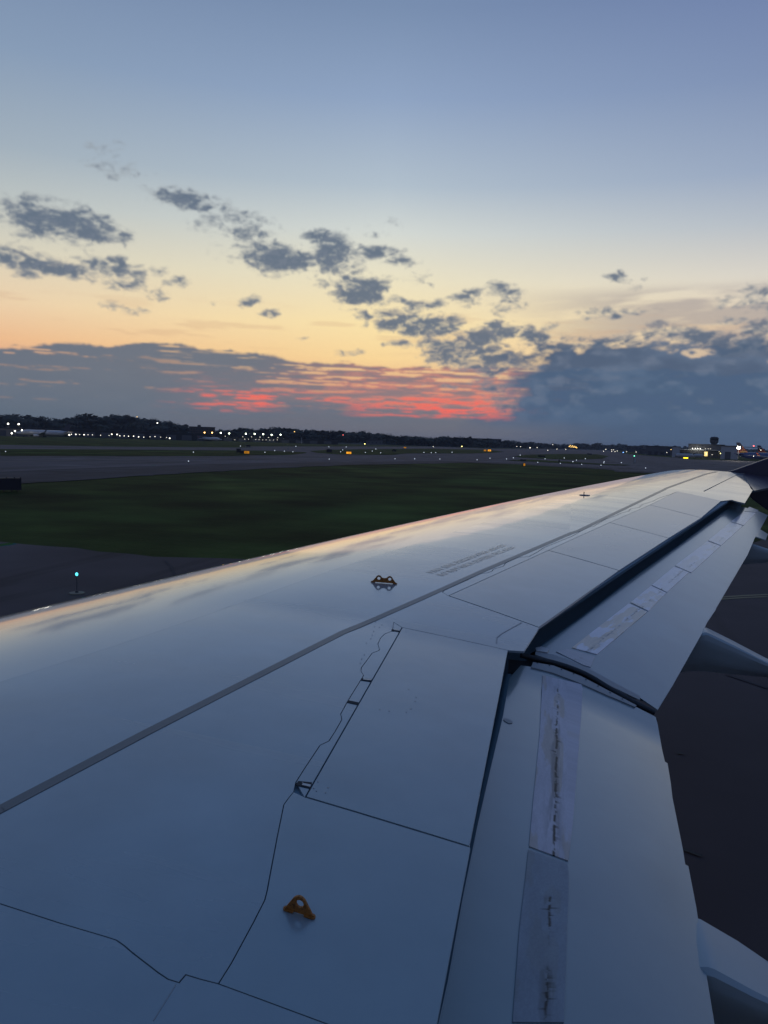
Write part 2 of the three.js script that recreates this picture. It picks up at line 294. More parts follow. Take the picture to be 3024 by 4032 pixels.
const wavyOut = [[-0.824,7.03],[-0.823,7.11],[-0.705,7.425],[-0.703,7.476],[-0.65,7.636],[-0.59,7.7],[-0.565,7.761],[-0.558,7.834],[-0.494,7.964],[-0.487,8.074],[-0.451,8.19],[-0.407,8.319],[-0.321,8.397],[-0.258,8.621],[-0.213,8.812],[-0.169,8.936]].concat([[0.02,9.449],[0.093,9.701],[0.104,9.835],[0.164,9.997],[0.236,10.088],[0.34,10.474],[0.373,10.58],[0.5,10.909],[0.561,11.103],[0.659,11.299],[0.693,11.496],[0.8,11.664],[0.873,11.973],[1.02,12.304],[1.117,12.623],[1.332,13.148]]);
const seamA = [[-1.395,3.487],[-1.217,3.481],[-1.075,3.481],[-1.048,3.48],[-1.021,3.471],[-0.988,3.457],[-0.899,3.424],[-0.869,3.415],[-0.841,3.415],[-0.838,3.442],[-0.802,3.442],[-0.754,3.445]];
const seamB = [[-0.754,3.445],[-0.753,3.514],[-0.759,3.659],[-0.765,3.755],[-0.774,3.794],[-0.799,3.885],[-0.842,4.043],[-0.887,4.214],[-0.887,4.256],[-0.885,4.302]];
const aft = [[-0.754,3.445],[-0.664,3.44],[-0.481,3.43]];
const jA = seamA[seamA.length - 1];
const rk = (seamA[0][0] + 2.6) / (seamA[2][0] - seamA[0][0]), rootFwd = [-2.6, seamA[0][1] - (seamA[2][1] - seamA[0][1]) * rk];
const slatSeam = [[-3.25, 1.9], ...[[-2.205,5.286],[-1.855,6.621],[-1.642,7.369],[-0.789,9.857]], [le(13) + .55, 13], [le(16.9) + .38, 16.9]];
const ailG = [2.943,16.961], ailI = [1.854,13.851], ailT = [2.16,13.377];
{
  // structure under the skins
  const st = [1.9, 2.6, 3.5, 4.5, 6.15, 8, 10, 12, 14, 16, 16.95];
  const loop = []; for (let k = 0; k <= 24; k++) loop.push([1 - k / 24, 1]); for (let k = 1; k <= 16; k++) loop.push([.80 * (k / 16) ** 1.6, -1]); loop.push([1.05, -1], [1.05, 3], [.80, 3], [.80, 2], [1, 2]);
  part('wing_structure', grid(loop.length - 1, 40, (a, b) => {
    const s = lerp(1.9, 16.95, b), [u0, sg] = loop[Math.round(a * (loop.length - 1))], u = .02 + u0 * .955, C = ste(s) - le(s), x = le(s) + u * C;
    const y = sg === 1 ? hTop(x, s) - .014 : sg === 2 ? hTop(x, s) - .034 : Math.min(zt(s) + TI * C * (1 - u) - (.16 + .055 * C) * (1 - .85 * ss(s, 13.1, 14)) * Math.sqrt(Math.min(u / .25, 1)), hTop(x, s) - .036) + (sg === 3 ? .012 : 0);
    return [x, y, -s];
  }), M.under, plane);
  // leading edge, wrapped round the nose
  part('leading_edge', grid(26, 80, (a, b) => {
    const s = lerp(1.9, 16.9, b), C = ste(s) - le(s), xs = table(slatSeam.map(([x, q]) => [q, x]), s) + .0012, us = (xs - le(s)) / C;
    if (a < .72) { const t = 1 - a / .72, u = us * t * t; return [le(s) + u * C, hTop(le(s) + u * C, s), -s]; }
    const t = (a - .72) / .28, u = .16 * t * t; return [le(s) + u * C, zt(s) + C * TI * (1 - u) - (.08 + .05 * C) * Math.sqrt(Math.min(u / .25, 1)), -s];
  }), M.slat, plane);
  // skins
  const mainPoly = [...slatSeam, [ailG[0] + .05, 16.9], ailG, ailI, ailT, trail.g, hinge.g, ...[...wavyOut].reverse(), hinge.c, trail.c, [-0.215,6.211], trail.b, hinge.b, ...wavyIn, ...[...seamB].reverse(), ...[...seamA].reverse().slice(1), rootFwd, [-2.7, 1.9]];
  part('wing_skin', panel(mainPoly, hTop, { gap: .0018, cell: .2 }), M.skin, plane);
  part('hinge_fairing', panel([...wavyIn, hinge.a, hinge.b], hTop, { gap: .0016, lift: -.001 }), M.skin, plane);
  part('hinge_fairing', panel([...wavyOut, hinge.g, hinge.f, hinge.e, hinge.d, hinge.c], hTop, { gap: .0035, lift: -.001 }), M.skin, plane);
  part('trailing_panel', panel([...seamB, hinge.a, trail.a, [-0.239,3.523], [-.23, 3.415], aft[2], aft[1]], hTop, { gap: .0016 }), M.spoiler, plane);
  part('root_fairing', panel([rootFwd, ...seamA, aft[1], aft[2], [-.23, 3.415], [-.23, 1.9], [-2.7, 1.9]], hTop, { gap: .003, lift: .001 }), M.skin, plane);
  part('sealant_seam', ribbon([[-0.844,3.407],[-0.843,3.384],[-0.84,3.299]], hTop, .0022, .0015), M.strap, plane);
  // spoilers
  const sp = [[hinge.a, hinge.b, trail.b, trail.a], [hinge.c, hinge.d, trail.d, trail.c], [hinge.d, hinge.e, trail.e, trail.d], [hinge.e, hinge.f, trail.f, trail.e], [hinge.f, hinge.g, trail.g, trail.f]];
  const spWords = ['largest spoiler panel, nearest the cabin', 'first of the four outer spoiler panels', 'second of the four outer spoiler panels', 'third of the four outer spoiler panels', 'outermost spoiler panel'];
  sp.forEach((p, i) => part('spoiler', panel(p, hTop, { gap: .006, depth: .016, lift: .001 + i * .0004 }), M.spoiler, plane, { label: spWords[i] }));
  // little dark slots and fittings along the inner hinge
  for (const [o, ins] of [[[[-0.976,6.168],[-0.921,6.164],[-0.921,6.136],[-0.971,6.137]]], [[[-0.939,5.383],[-0.892,5.395],[-0.888,5.362],[-0.937,5.357]]], [[[-0.927,5.111],[-0.878,5.11],[-0.875,5.084],[-0.926,5.086]]], [[[-0.895,4.374],[-0.847,4.386],[-0.837,4.345],[-0.893,4.344]]]].map((q) => [q[0], q[0]])) part('hinge_slot', panel(o, hTop, { lift: .0012, depth: .002 }), M.dark, plane);
  for (const o of [[[-0.96,6.173],[-0.927,6.173],[-0.925,6.156],[-0.961,6.152]], [[-0.929,5.377],[-0.891,5.386],[-0.89,5.373],[-0.928,5.364]], [[-0.873,4.363],[-0.844,4.366],[-0.841,4.351],[-0.873,4.351]]]) part('hinge_fitting', panel(o, hTop, { lift: .004, depth: .003 }), M.metal, plane);
  part('seam', ribbon([[-0.374,6.252],[-0.381,6.341],[-0.361,6.423],[-0.26,6.688]], hTop, .006, .0015), M.strap, plane);
  // grey walkway line and its notice
  part('walkway_line', panel(strip([[-1.692,3.84], [-1.555,4.486], [-1.214,5.971], [-0.846,7.07], [-0.642,7.695], [0.018,9.604], [0.086,9.759], [1.295,13.587], [1.334,13.733], [2.232,16.166], [2.505,16.754]], .042), hTop, { lift: .002, depth: .0015 }), M.stripe, plane);
  part('walkway_line', panel(strip([[[-1.692,3.84][0] - .28, [-1.692,3.84][1] - 1.3], [[-1.692,3.84][0] + .002, [-1.692,3.84][1] + .01]], .042), hTop, { lift: .002, depth: .0015 }), M.stripe, plane);
  const cv = document.createElement('canvas'); cv.width = 1024; cv.height = 128; const cx = cv.getContext('2d');
  cx.fillStyle = '#000'; cx.fillRect(0, 0, 1024, 128); cx.fillStyle = '#fff'; cx.font = 'bold 50px sans-serif'; cx.textAlign = 'center'; cx.textBaseline = 'middle';
  const msg = 'DO NOT WALK OUTSIDE THIS AREA', mw = cx.measureText(msg).width;
  cx.save(); cx.translate(512, 96); cx.scale(1000 / mw, 1); cx.fillText(msg, 0, 0); cx.restore();
  cx.save(); cx.translate(512, 32); cx.rotate(Math.PI); cx.scale(1000 / mw, 1); cx.fillText(msg, 0, 0); cx.restore();
  const nt = new THREE.CanvasTexture(cv); nt.anisotropy = 8;
  const q0 = [-0.88,7.404], q1 = [-0.424,8.676], uvec = [q1[0] - q0[0], q1[1] - q0[1]], hv = [-uvec[1] * .135, uvec[0] * .135];
  const nm = mat([.15, .20, .235], .3, { ior: 1.75, clearcoat: 1, clearcoatRoughness: .06, alphaMap: nt, transparent: true });
  part('painted_notice', panel([q0, q1, [q1[0] + hv[0], q1[1] + hv[1]], [q0[0] + hv[0], q0[1] + hv[1]]], hTop, { lift: .003, depth: 0, uv: { o: q0, u: uvec, v: hv } }), nm, plane);
  // screw heads
  const dots = [...[[-1.092,6.238],[-1.077,6.158],[-1.061,6.079],[-1.052,6.009],[-1.043,5.946],[-1.048,5.868],[-1.049,6.161],[-1.045,6.206],[-1.007,5.626],[-1.011,5.69],[-0.999,5.566],[-0.702,5.361],[-0.651,5.29],[-0.646,5.243],[-0.647,5.155],[-0.659,5.113],[-0.731,5.087],[-0.772,5.082],[-0.89,6.172],[-0.864,6.168],[-0.783,4.376],[-0.828,4.398],[-0.814,4.338],[-0.781,4.341],[-0.828,4.35],[-0.876,4.37]], ...[[-0.266,6.684],[-0.227,6.668]]];
  part('screw_head', dots.map(([x, s]) => cyl(.0028, .0028, .0015, x, hTop(x, s) + .0015, -s, 8)), M.strap, plane, { kind: 'stuff' });
  // aileron
  const ailPoly = [ailI, ailG, [2.952,16.718], [2.863,16.089], [2.776,15.315], [2.717,14.857], [2.719,14.759], [2.309,13.221], [2.205,13.315], ailT];
  part('aileron', panel(ailPoly, (x, s) => hTop(x, s) - .004, { gap: .014, depth: .02 }), M.skin, plane);
  // dark painted tip and the wing tip fence
  part('wing_tip', panel([[ailG[0] - .3, 16.86], [2.942,16.79], [2.863,16.089], [2.776,15.315], [2.719,14.734], [3.62, 16.3], [3.55, 16.95], [ailG[0] - .3, 16.98]], (x, s) => hTop(x, s) - .006, { gap: .004, depth: .03 }), M.navy, plane);
  const f = new THREE.Shape([[2.62, 4.06], [2.86, 4.13], [3.44, 4.38], [4.05, 4.72], [4.32, 4.86], [4.42, 4.84], [4.2, 4.2], [3.95, 4.0], [4.02, 3.55], [3.95, 3.28], [3.85, 3.26], [3.44, 3.46], [3.2, 3.63], [2.9, 3.94]].map((p) => new THREE.Vector2(...p)));
  part('winglet', new THREE.ExtrudeGeometry(f, { depth: .05, bevelEnabled: true, bevelSize: .015, bevelThickness: .015, bevelSegments: 2 }).translate(0, 0, -17.06), M.navy, plane);
  // flat fuel cover with a small probe
  const ax = .168, as = 12.33, ay = hTop(ax, as);
  part('fuel_cap', cyl(.07, .068, .004, ax, ay + .002, -as, 28), M.strap, plane);
  part('probe', [cyl(.007, .004, .03, ax - .01, ay + .02, -as + .01), new THREE.SphereGeometry(.007, 8, 6).translate(ax - .01, ay + .036, -as + .01)], M.dark, plane);
}
// lashing points for the escape ropes
function lug(two, A, B) {
  const L = Math.hypot(B[0] - A[0], B[1] - A[1]), mx = (A[0] + B[0]) / 2, ms = (A[1] + B[1]) / 2, hg = two ? .047 : .046, sh = new THREE.Shape();
  if (two) { sh.moveTo(-L / 2, 0); sh.lineTo(-L * .36, hg * .62); sh.quadraticCurveTo(-L * .24, hg * 1.36, -L * .11, hg * .74); sh.quadraticCurveTo(0, hg * .52, L * .11, hg * .74); sh.quadraticCurveTo(L * .24, hg * 1.36, L * .36, hg * .6); sh.lineTo(L / 2, 0); }
  else { sh.moveTo(-L / 2, 0); sh.lineTo(-L * .46, hg * .22); sh.lineTo(-L * .26, hg * .8); sh.quadraticCurveTo(-L * .06, hg * 1.22, L * .16, hg * .86); sh.lineTo(L * .42, hg * .24); sh.lineTo(L / 2, 0); }
  for (const c of two ? [-L * .225, L * .23] : [0]) { const p = new THREE.Path(); p.absarc(c, hg * (two ? .58 : .6), two ? .0125 : .0125, 0, Math.PI * 2); sh.holes.push(p); }
  const g = [new THREE.ExtrudeGeometry(sh, { depth: .006, bevelEnabled: true, bevelSize: .0015, bevelThickness: .0015, bevelSegments: 2, curveSegments: 20 }).translate(0, .004, -.003)];
  for (const d of [-1, 1]) g.push(new THREE.CylinderGeometry(.009, .009, .004, 14).translate(d * (L / 2), .003, 0), new THREE.CylinderGeometry(.004, .004, .005, 6).translate(d * (L / 2 + .002), .006, 0), box(.024, .004, .018, d * (L / 2 - .01), .003, 0));
  const m = part('escape_rope_lug', g, M.orange, plane, { label: two ? 'dark orange lug with two holes' : 'orange lug with one hole' });
  const n = nrm(hTop, mx, ms);
  m.position.set(mx, hTop(mx, ms) + .001, -ms); m.quaternion.setFromUnitVectors(new THREE.Vector3(0, 1, 0), new THREE.Vector3(...n)); m.rotateY(Math.atan2(B[1] - A[1], B[0] - A[0]));
}
lug(true, [-1.323,7.028], [-1.158,7.059]);
lug(false, [-0.697,3.742], [-0.621,3.739]);

// flaps
const padTex = (seed, dirt, tan) => {
  const n = 512, m = 96, d = new Uint8Array(n * m * 4);
  for (let j = 0; j < m; j++) for (let i = 0; i < n; i++) {
    const u = i / n, v = j / m, o = (j * n + i) * 4; let k = 1 - .10 * fbm(u * 9 + seed, v * 4, 4) - .05 * vn(u * 120 + seed, v * 30);
    const on = ss(fbm(u * 5 + seed * 7, 3, 2), .40, .58), wob = (fbm(u * 16 + seed, 1, 3) - .5) * .05;
    const core = ss(fbm(u * 40 + seed, v * 3, 3), .40, .58) * Math.exp(-(((v - .62 - wob) / .028) ** 2)) * on;
    const id = Math.floor(u * 110), len = .03 + .24 * hash(id, seed) ** 2, b = (v - .62 - wob) / (hash(id, seed + 5) > .35 ? len : -len), smear = b > 0 && b < 1 ? (1 - b) * ss(hash(id, seed + 9), .3, .9) * on : 0;
    const haze = ss(fbm(u * 7 + seed * 2, v * 5, 4), .5, .7) * Math.exp(-(((v - .6) / .2) ** 2)) * on;
    k *= 1 - clamp(dirt * (.9 * core + .55 * smear + .25 * haze), 0, .92);
    const tn = tan * ss(fbm(u * 6 + seed + 3, v * 3 + 8, 4), .5, .62) * .45;
    d[o] = 255 * k * (1 - tn * .15); d[o + 1] = 250 * k * (1 - tn * .3); d[o + 2] = 255 * k * (1 - tn * .6); d[o + 3] = 255;
  }
  const t = new THREE.DataTexture(d, n, m); t.colorSpace = THREE.SRGBColorSpace; t.magFilter = THREE.LinearFilter; t.minFilter = THREE.LinearMipmapLinearFilter; t.generateMipmaps = true; t.needsUpdate = true; return t;
};
function flapBody(front, back, s0, s1, fn) { // nose and underside below the top sheet
  const F = (s) => table(front, s), T = (s) => table(back, s);
  return [grid(10, 40, (a, b) => { const s = lerp(s0, s1, b), x0 = F(s), p = a * Math.PI * .62; return [x0 + .004 - .07 * Math.sin(p), fn(x0, s) - .001 - .10 * (1 - Math.cos(p)), -s]; }),
    grid(2, 40, (a, b) => { const s = lerp(s0, s1, b), x0 = F(s) - .065, x1 = T(s) - .01, x = lerp(x0, x1, a); return [x, lerp(fn(F(s), s) - .135, fn(T(s), s) - .012, a), -s]; })];
}
{
  const fl = part('outer_flap', (() => {
    const front = [[-0.141,6.687],[0.125,7.452],[0.603,8.902],[1.141,10.457],[1.757,12.302],[2.06,13.204]], out = [[2.263,13.775], [2.409,13.878], [2.638,13.954], [2.754,13.91]];
    const te = [[2.404,12.722],[2.209,12.085],[1.94,11.114],[1.245,8.818],[1.231,8.762],[1.1,8.353],[1.026,8.083],[0.682,6.93]], inn = [[0.555,6.521], ...[[0.459,6.563],[0.307,6.574],[0.163,6.613],[0.066,6.635],[-0.057,6.632],[-0.151,6.642]]];
    const fr = [[5.9, front[0][0] - .2], ...front.map((p) => [p[1], p[0]]), [14, ste(14) + .02]], bk = [...inn.slice(0, 1), ...[...te].reverse(), out[3]].map((p) => [p[1], p[0]]).sort((a, b) => a[0] - b[0]);
    const [nose, under] = flapBody(fr, bk, 6.62, 13.5, fOut); part('flap_nose', nose, M.nose, plane); return [panel([...front, ...out, ...te, ...inn], fOut, { depth: .006, cell: .2 }), under];
  })(), M.flap, plane);
  const il = part('inner_flap', (() => {
    const out = [[-0.398,6.303],[-0.236,6.35],[-0.109,6.413],[0.009,6.425],[0.121,6.402],[0.277,6.407],[0.427,6.43],[0.535,6.424]], te = [[0.54,6.345],[0.539,5.955],[0.552,5.952],[0.543,5.724],[0.534,5.586],[0.526,5.144],[0.521,5.036],[0.533,5.035],[0.526,4.769],[0.508,4.447],[0.497,4.201]];
    const fr = [[-0.285,6.142],[-0.273,5.624],[-0.275,5.084],[-0.275,4.603],[-0.27,4.191],[-0.26,3.844]], poly = [[fr[5][0] - .005, 2.3], ...[...fr].reverse(), ...out.slice(1), ...te, [.47, 2.3]];
    const [nose, under] = flapBody([[2, fr[5][0] - .005], ...[...fr].reverse().map((p) => [p[1], p[0]])], [[2, .46], ...[...te].reverse().map((p) => [p[1], p[0]])], 2.3, 6.2, fOut); part('flap_nose', nose, M.nose, plane); return [panel(poly, fOut, { depth: .006, cell: .2 }), under];
  })(), M.flap, plane);
  const padM = (seed, dirt, tan, c = [.93, .92, .93]) => mat(c, .35, { map: padTex(seed, dirt, tan), ior: 1.8, clearcoat: 1, clearcoatRoughness: .15 });
  const pad = (poly, par, m, [o, pu, pv] = [poly[0], poly[1], poly[poly.length - 1]]) => part('wear_pad', panel(poly, fOut, { gap: .002, lift: .004, depth: .004, cell: .2, uv: { o, u: [pu[0] - o[0], pu[1] - o[1]], v: [pv[0] - o[0], pv[1] - o[1]] } }), m, par);
  pad([[0.05,6.847],[0.474,8.061],[0.613,8.024],[0.213,6.893]], fl, padM(1, .55, 1));
  pad([[0.489,8.099],[0.695,8.701],[0.819,8.659],[0.625,8.052]], fl, padM(2, .9, .6));
  pad([[0.702,8.724],[0.976,9.537],[1.108,9.508],[0.826,8.678]], fl, padM(3, .6, .2));
  pad([[0.986,9.571],[1.495,11.016],[1.63,10.988],[1.134,9.531]], fl, padM(4, .45, .4));
  pad([[1.507,11.056],[1.986,12.464],[2.151,12.507],[1.643,11.028]], fl, padM(5, .35, .3));
  pad([[2.004,12.527],[2.356,13.531],[2.556,13.742],[2.171,12.563]], fl, padM(6, .2, .2));
  pad([[2.369,13.574],[2.526,14.041],[2.651,14.017],[2.561,13.766]], fl, padM(7, .1, 0, [.42, .44, .47]));
  pad([[-0.045,6.704],[0.026,6.807],[0.199,6.847],[0.171,6.67],[0.124,6.659]], fl, padM(8, .5, 0, [.36, .39, .42]));
  pad([[-0.086,4.617],[-0.089,4.978],[-0.091,5.559],[-0.11,6.321],[0.115,6.402],[0.122,6.349],[0.114,6.021],[0.077,4.964],[0.07,4.81],[0.059,4.64]], il, mat([.68, .67, .70], .55, { map: padTex(11, 1, .5), clearcoat: .25, clearcoatRoughness: .3 }), [[-0.086,4.617],[-0.11,6.321],[0.059,4.64]]);
  pad([[-0.081,3.798],[-0.089,4.168],[-0.087,4.429],[-0.087,4.597],[0.055,4.622],[0.062,4.569],[0.062,4.432],[0.056,3.886]], il, mat([.29, .36, .40], .55, { map: padTex(12, .8, .2), clearcoat: .25, clearcoatRoughness: .3 }), [[-0.081,3.798],[-0.087,4.597],[0.056,3.886]]);
  // edge straps and the rubber seal between the two flaps
  part('edge_strap', panel([[-0.164,6.597],[-0.057,6.641],[0.066,6.652],[0.164,6.635],[0.307,6.595],[0.455,6.573],[0.454,6.523],[0.305,6.527],[0.151,6.561],[-0.03,6.561],[-0.164,6.549]], fOut, { lift: .006, depth: .006 }), M.strap, fl);
  part('edge_strap', panel([[-0.17,6.432],[-0.052,6.486],[0.115,6.49],[0.279,6.455],[0.428,6.436],[0.417,6.408],[0.265,6.395],[0.121,6.398],[-0.049,6.391],[-0.177,6.357]], fOut, { lift: .008, depth: .008 }), M.strap, il);
  part('fitting', panel([[-0.167,6.637],[-0.134,6.684],[-0.086,6.682],[-0.094,6.627],[-0.161,6.594]], fOut, { lift: .012, depth: .012 }), M.metal, fl);
  const mid = [[-0.247,6.5],[-0.169,6.516],[-0.054,6.551],[0.067,6.569],[0.163,6.559],[0.304,6.505],[0.442,6.481],[0.534,6.479]].map(([x, s]) => new THREE.Vector3(x, fOut(x, s) - .005, -s));
  part('rubber_seal', new THREE.TubeGeometry(new THREE.CatmullRomCurve3(mid), 48, .017, 8), M.rubber, fl);
  part('seal_fairing', panel([[-0.319,6.486],[-0.165,6.569],[-0.006,6.57],[0.175,6.57],[0.458,6.542],[0.555,6.516],[0.427,6.422],[0.115,6.431],[-0.169,6.413],[-0.304,6.31]], (x, s) => fOut(x, s) - .05, { depth: .01 }), M.dark, il);
  const rv = [...[[-0.146,6.438],[-0.075,6.465],[-0.004,6.473],[0.067,6.478],[0.139,6.47],[0.209,6.454],[0.278,6.437],[0.347,6.429]]].map(([x, s]) => cyl(.004, .004, .003, x, fOut(x, s) + .0095, -s, 6));
  part('rivet', rv, M.dark, il, { kind: 'stuff' });
  // small round cover, oil marks, edge tabs
  const c0 = [-0.245,5.585]; part('access_cover', panel(Array.from({ length: 20 }, (_, i) => [c0[0] + .022 * Math.cos(i * .31416), c0[1] + .022 * Math.sin(i * .31416)]), fOut, { lift: .003, depth: .003 }), M.strap, il);
  part('edge_tab', panel([[2.393,12.763],[2.481,12.641],[2.371,12.248],[2.223,12.2]], (x, s) => fOut(x, s) - .005, { depth: .012 }), M.flap, fl);
  // flap track fairings: boat shaped bodies hanging under the flaps
  const ring = [[1, .6], [.97, .9], [.86, 1], [0, 1.02], [-.86, 1], [-.97, .9], [-1, .6], [-.72, -.4], [-.34, -.93], [0, -1], [.34, -.93], [.72, -.4], [1, .6]];
  const canoe = (s0, w, st, label) => part('flap_track_fairing', toCreasedNormals(grid(36, st.length * 5, (a, b) => {
    const k = b * (st.length - 1), i = Math.min(Math.floor(k), st.length - 2), t = k - i, q = st[i].map((v, m) => lerp(v, st[i + 1][m], t)), r = a * (ring.length - 1), n = Math.min(Math.floor(r), ring.length - 2), c = lerp(ring[n][0], ring[n + 1][0], r - n), e = lerp(ring[n][1], ring[n + 1][1], r - n);
    return [q[0], (q[1] + q[2]) / 2 + (q[1] - q[2]) / 2 * e, -(s0 + w / 2 * q[3] * c)];
  }), .5), M.fairing, plane, label && { label });
  canoe(8.19, .28, [[-1.1, 3.0, 2.95, .05], [-.6, 3.05, 2.75, .7], [.2, 2.98, 2.62, 1], [.8, 2.98, 2.70, 1], [.98, 3.05, 2.74, 1], [1.05, 3.085, 2.745, 1], [1.28, 2.985, 2.745, .94], [1.5, 2.885, 2.75, .8], [1.8, 2.76, 2.72, .4], [1.95, 2.71, 2.70, .06]], 'middle flap track fairing');
  canoe(4.57, .32, [[-1.6, 2.7, 2.6, .05], [-.8, 2.75, 2.35, .8], [.1, 2.79, 2.38, 1], [.43, 2.755, 2.40, 1], [.52, 2.775, 2.42, 1], [.66, 2.715, 2.46, .95], [.8, 2.65, 2.50, .75], [1.0, 2.58, 2.53, .35], [1.1, 2.56, 2.55, .05]], 'flap track fairing nearest the cabin');
  canoe(12.12, .24, [[.8, 3.3, 3.2, .05], [1.4, 3.2, 3.02, .8], [2.0, 3.24, 3.06, 1], [2.12, 3.32, 3.08, 1], [2.18, 3.345, 3.09, 1], [2.38, 3.285, 3.12, .85], [2.75, 3.17, 3.14, .2]], 'outermost flap track fairing');
}
// the fuselage that the window looks out of: outside the frame, it shades the wing root
part('fuselage', (() => {
  const pr = [[-15.5, .05, -.5], [-15.2, .5, -.4], [-14.3, 1.15, -.15], [-12.8, 1.65, -.03], [-10.8, 1.88, 0], [0, 1.88, 0], [11, 1.88, 0], [16, 1.5, .35], [20, .7, .9], [22, .2, 1.2]];
  return grid(48, 36, (a, b) => { const k = b * (pr.length - 1), i = Math.min(Math.floor(k), pr.length - 2), t = k - i, q = pr[i].map((v, m) => lerp(v, pr[i + 1][m], t)), an = a * Math.PI * 2; return [q[0], 3.95 + q[2] + q[1] * Math.sin(an), q[1] * Math.cos(an)]; });
})(), mat([.5, .52, .55], .35, { clearcoat: .6, clearcoatRoughness: .1 }), plane);

// ---------------------------------------------------------------- ground
const grassTex = noiseTex((u, v) => { const k = .42 + .85 * fbm(u * 8, v * 8, 6, 8), w = fbm(u * 3 + 0, v * 3, 4, 3); return [255 * k * (.55 + .2 * w), 255 * k * .78, 255 * k * .62]; }, 1024, 1 / 47);
const paveTex = noiseTex((u, v) => { const k = .7 + .4 * fbm(u * 7, v * 7, 6, 7) - .12 * ss(fbm(u * 40, v * 3, 4), .55, .75); return [255 * k * .96, 255 * k * .93, 255 * k * .95]; }, 1024, 1 / 38);
const G = {
  grass: mat([.14, .14, .05], 1, { specularIntensity: .15, map: grassTex, bumpMap: fine, bumpScale: .04 }),
  conc: mat([.14, .135, .14], .9, { specularIntensity: .4, map: paveTex }),
  asph: mat([.066, .068, .078], .9, { specularIntensity: .4, map: paveTex }),
  apron: mat([.105, .092, .092], .92, { specularIntensity: .4, map: paveTex }),
  line: mat([.19, .16, .09], .8), pale: mat([.3, .3, .28], .85),
};
for (const k of ['skin', 'spoiler', 'flap']) M[k].map.colorSpace = THREE.SRGBColorSpace;
grassTex.colorSpace = paveTex.colorSpace = THREE.SRGBColorSpace;
function sheet(name, pts, y, m, label) { // pts: [x, z]
  const v = pts.map(([x, z]) => new THREE.Vector2(x, -z)), g = new THREE.ShapeGeometry(new THREE.Shape(v)); g.rotateX(-Math.PI / 2); g.translate(0, y, 0);
  return struct(name, g, m, label);
}
struct('ground', (() => { const g = new THREE.CircleGeometry(6500, 96); g.rotateX(-Math.PI / 2); const u = g.attributes.uv, p = g.attributes.position; for (let i = 0; i < u.count; i++) u.setXY(i, p.getX(i), p.getZ(i)); return g; })(), G.grass, 'dark green grass of the airfield');
// an edge where turf has crept over the pavement here and there
const ragged = (pts, amp) => { const o = []; for (let i = 0; i + 1 < pts.length; i++) { const [ax, az] = pts[i], [bx, bz] = pts[i + 1], l = Math.hypot(bx - ax, bz - az), n = clamp(Math.round(l / (.7 + .012 * Math.hypot(ax, az))), 1, 90); for (let k = 0; k < n; k++) { const t = k / n, x = ax + (bx - ax) * t, z = az + (bz - az) * t, j = (fbm(x * .35 + 9, z * .35, 4) - .5) * 2 * amp; o.push([x - (bz - az) / l * j, z + (bx - ax) / l * j]); } } o.push(pts[pts.length - 1]); return o; };
const edgeNear0 = [...[[-45,-55.3],[-44.7,-57.1],[-44.6,-64.7],[-44.9,-75.6],[-44.2,-88.1],[-43.4,-102.9]], ...[[-44.4,-100.3],[-42.4,-119.1],[-38.8,-142.8],[-30.1,-169.1]], ...[[-25,-190.2],[-13.3,-191.2],[-1.6,-181.6],[7.6,-174.6]], ...[[8.9,-159.1],[13.3,-160.1],[17,-161]]];
const edgeNear = ragged(edgeNear0, 1.1);
const farEdge = [...[[-165,-198.1],[-149.7,-238.1],[-140.6,-329.1]], ...[[-158.7,-356.4],[-165.7,-488.9],[-174.7,-749.5],[-197.9,-1098.1]], ...[[-107.8,-969.6],[-79.9,-1438.7],[172.4,-4029.5]], ...[[50,-800.4]], ...[[61.2,-581.1],[76.8,-521.1],[121.8,-545.8]]];
const e0 = edgeNear[0], e1 = edgeNear[edgeNear.length - 1], f0 = farEdge[0], f1 = farEdge[farEdge.length - 1];
sheet('taxiway', [[e0[0] - 160, e0[1] + 118], ...edgeNear, [e1[0] + 120, e1[1] + 60], [600, -150], [600, -500], [f1[0] + 60, f1[1] - 10], ...[...farEdge].reverse(), [f0[0] - 300, f0[1] + 230]], .02, G.conc, 'pale concrete taxiways across the airfield');
const shTop = [...[[-58.5,-71.3],[-58.9,-82],[-58.7,-94.5],[-54.7,-129.2]], ...[[-55.1,-123.8],[-47.4,-150.8],[-33.9,-190.4]], ...[[-29.7,-201.3],[-14.2,-204.6],[-1.8,-194.7],[8.1,-186.5]], ...[[9.5,-168.9],[18.1,-170.9]]];
sheet('taxiway_shoulder', [[e0[0] - 160, e0[1] + 118.5], ...edgeNear.map(([x, z]) => [x, z - .02]), ...[...shTop].reverse(), [shTop[0][0] - 160, shTop[0][1] + 118]], .045, G.asph, 'dark asphalt shoulder along the grass');
sheet('taxiway_line', strip([[-76.4,-92.7],[-76.1,-117.4],[-66.3,-156.3]].concat([[-59.4,-166.1],[-44.5,-248.9]]), .35), .05, G.line, 'thin painted line along the concrete taxiway');
const isl = (p, i) => sheet('grass', p, .07 + i * .004, G.grass, 'grass island between the taxiways');
isl([...[[-127.5,-153.4],[-121.3,-193.3],[-107.3,-251.6]], ...[[-106.1,-257.2],[-96.9,-254.1],[-90.3,-256],[-84,-240.5],[-77.2,-210.1],[-75.4,-198.2],[-81.2,-172.9]], ...[[-74.6,-175.4],[-86.1,-137.7],[-94.7,-114.5]]], 0);
isl([[-96.7,-279.4],[-106.5,-327.4],[-111.4,-377.2],[-113.2,-486.6],[-117.3,-651.7]].concat([[-105.3,-638.6],[-84.7,-762.2],[-48.9,-569.4],[-46.3,-457.3],[-49.6,-383.1],[-66.3,-311.5]], [[-60.2,-259.7],[-72,-236.2],[-82.6,-247.8]]), 1);
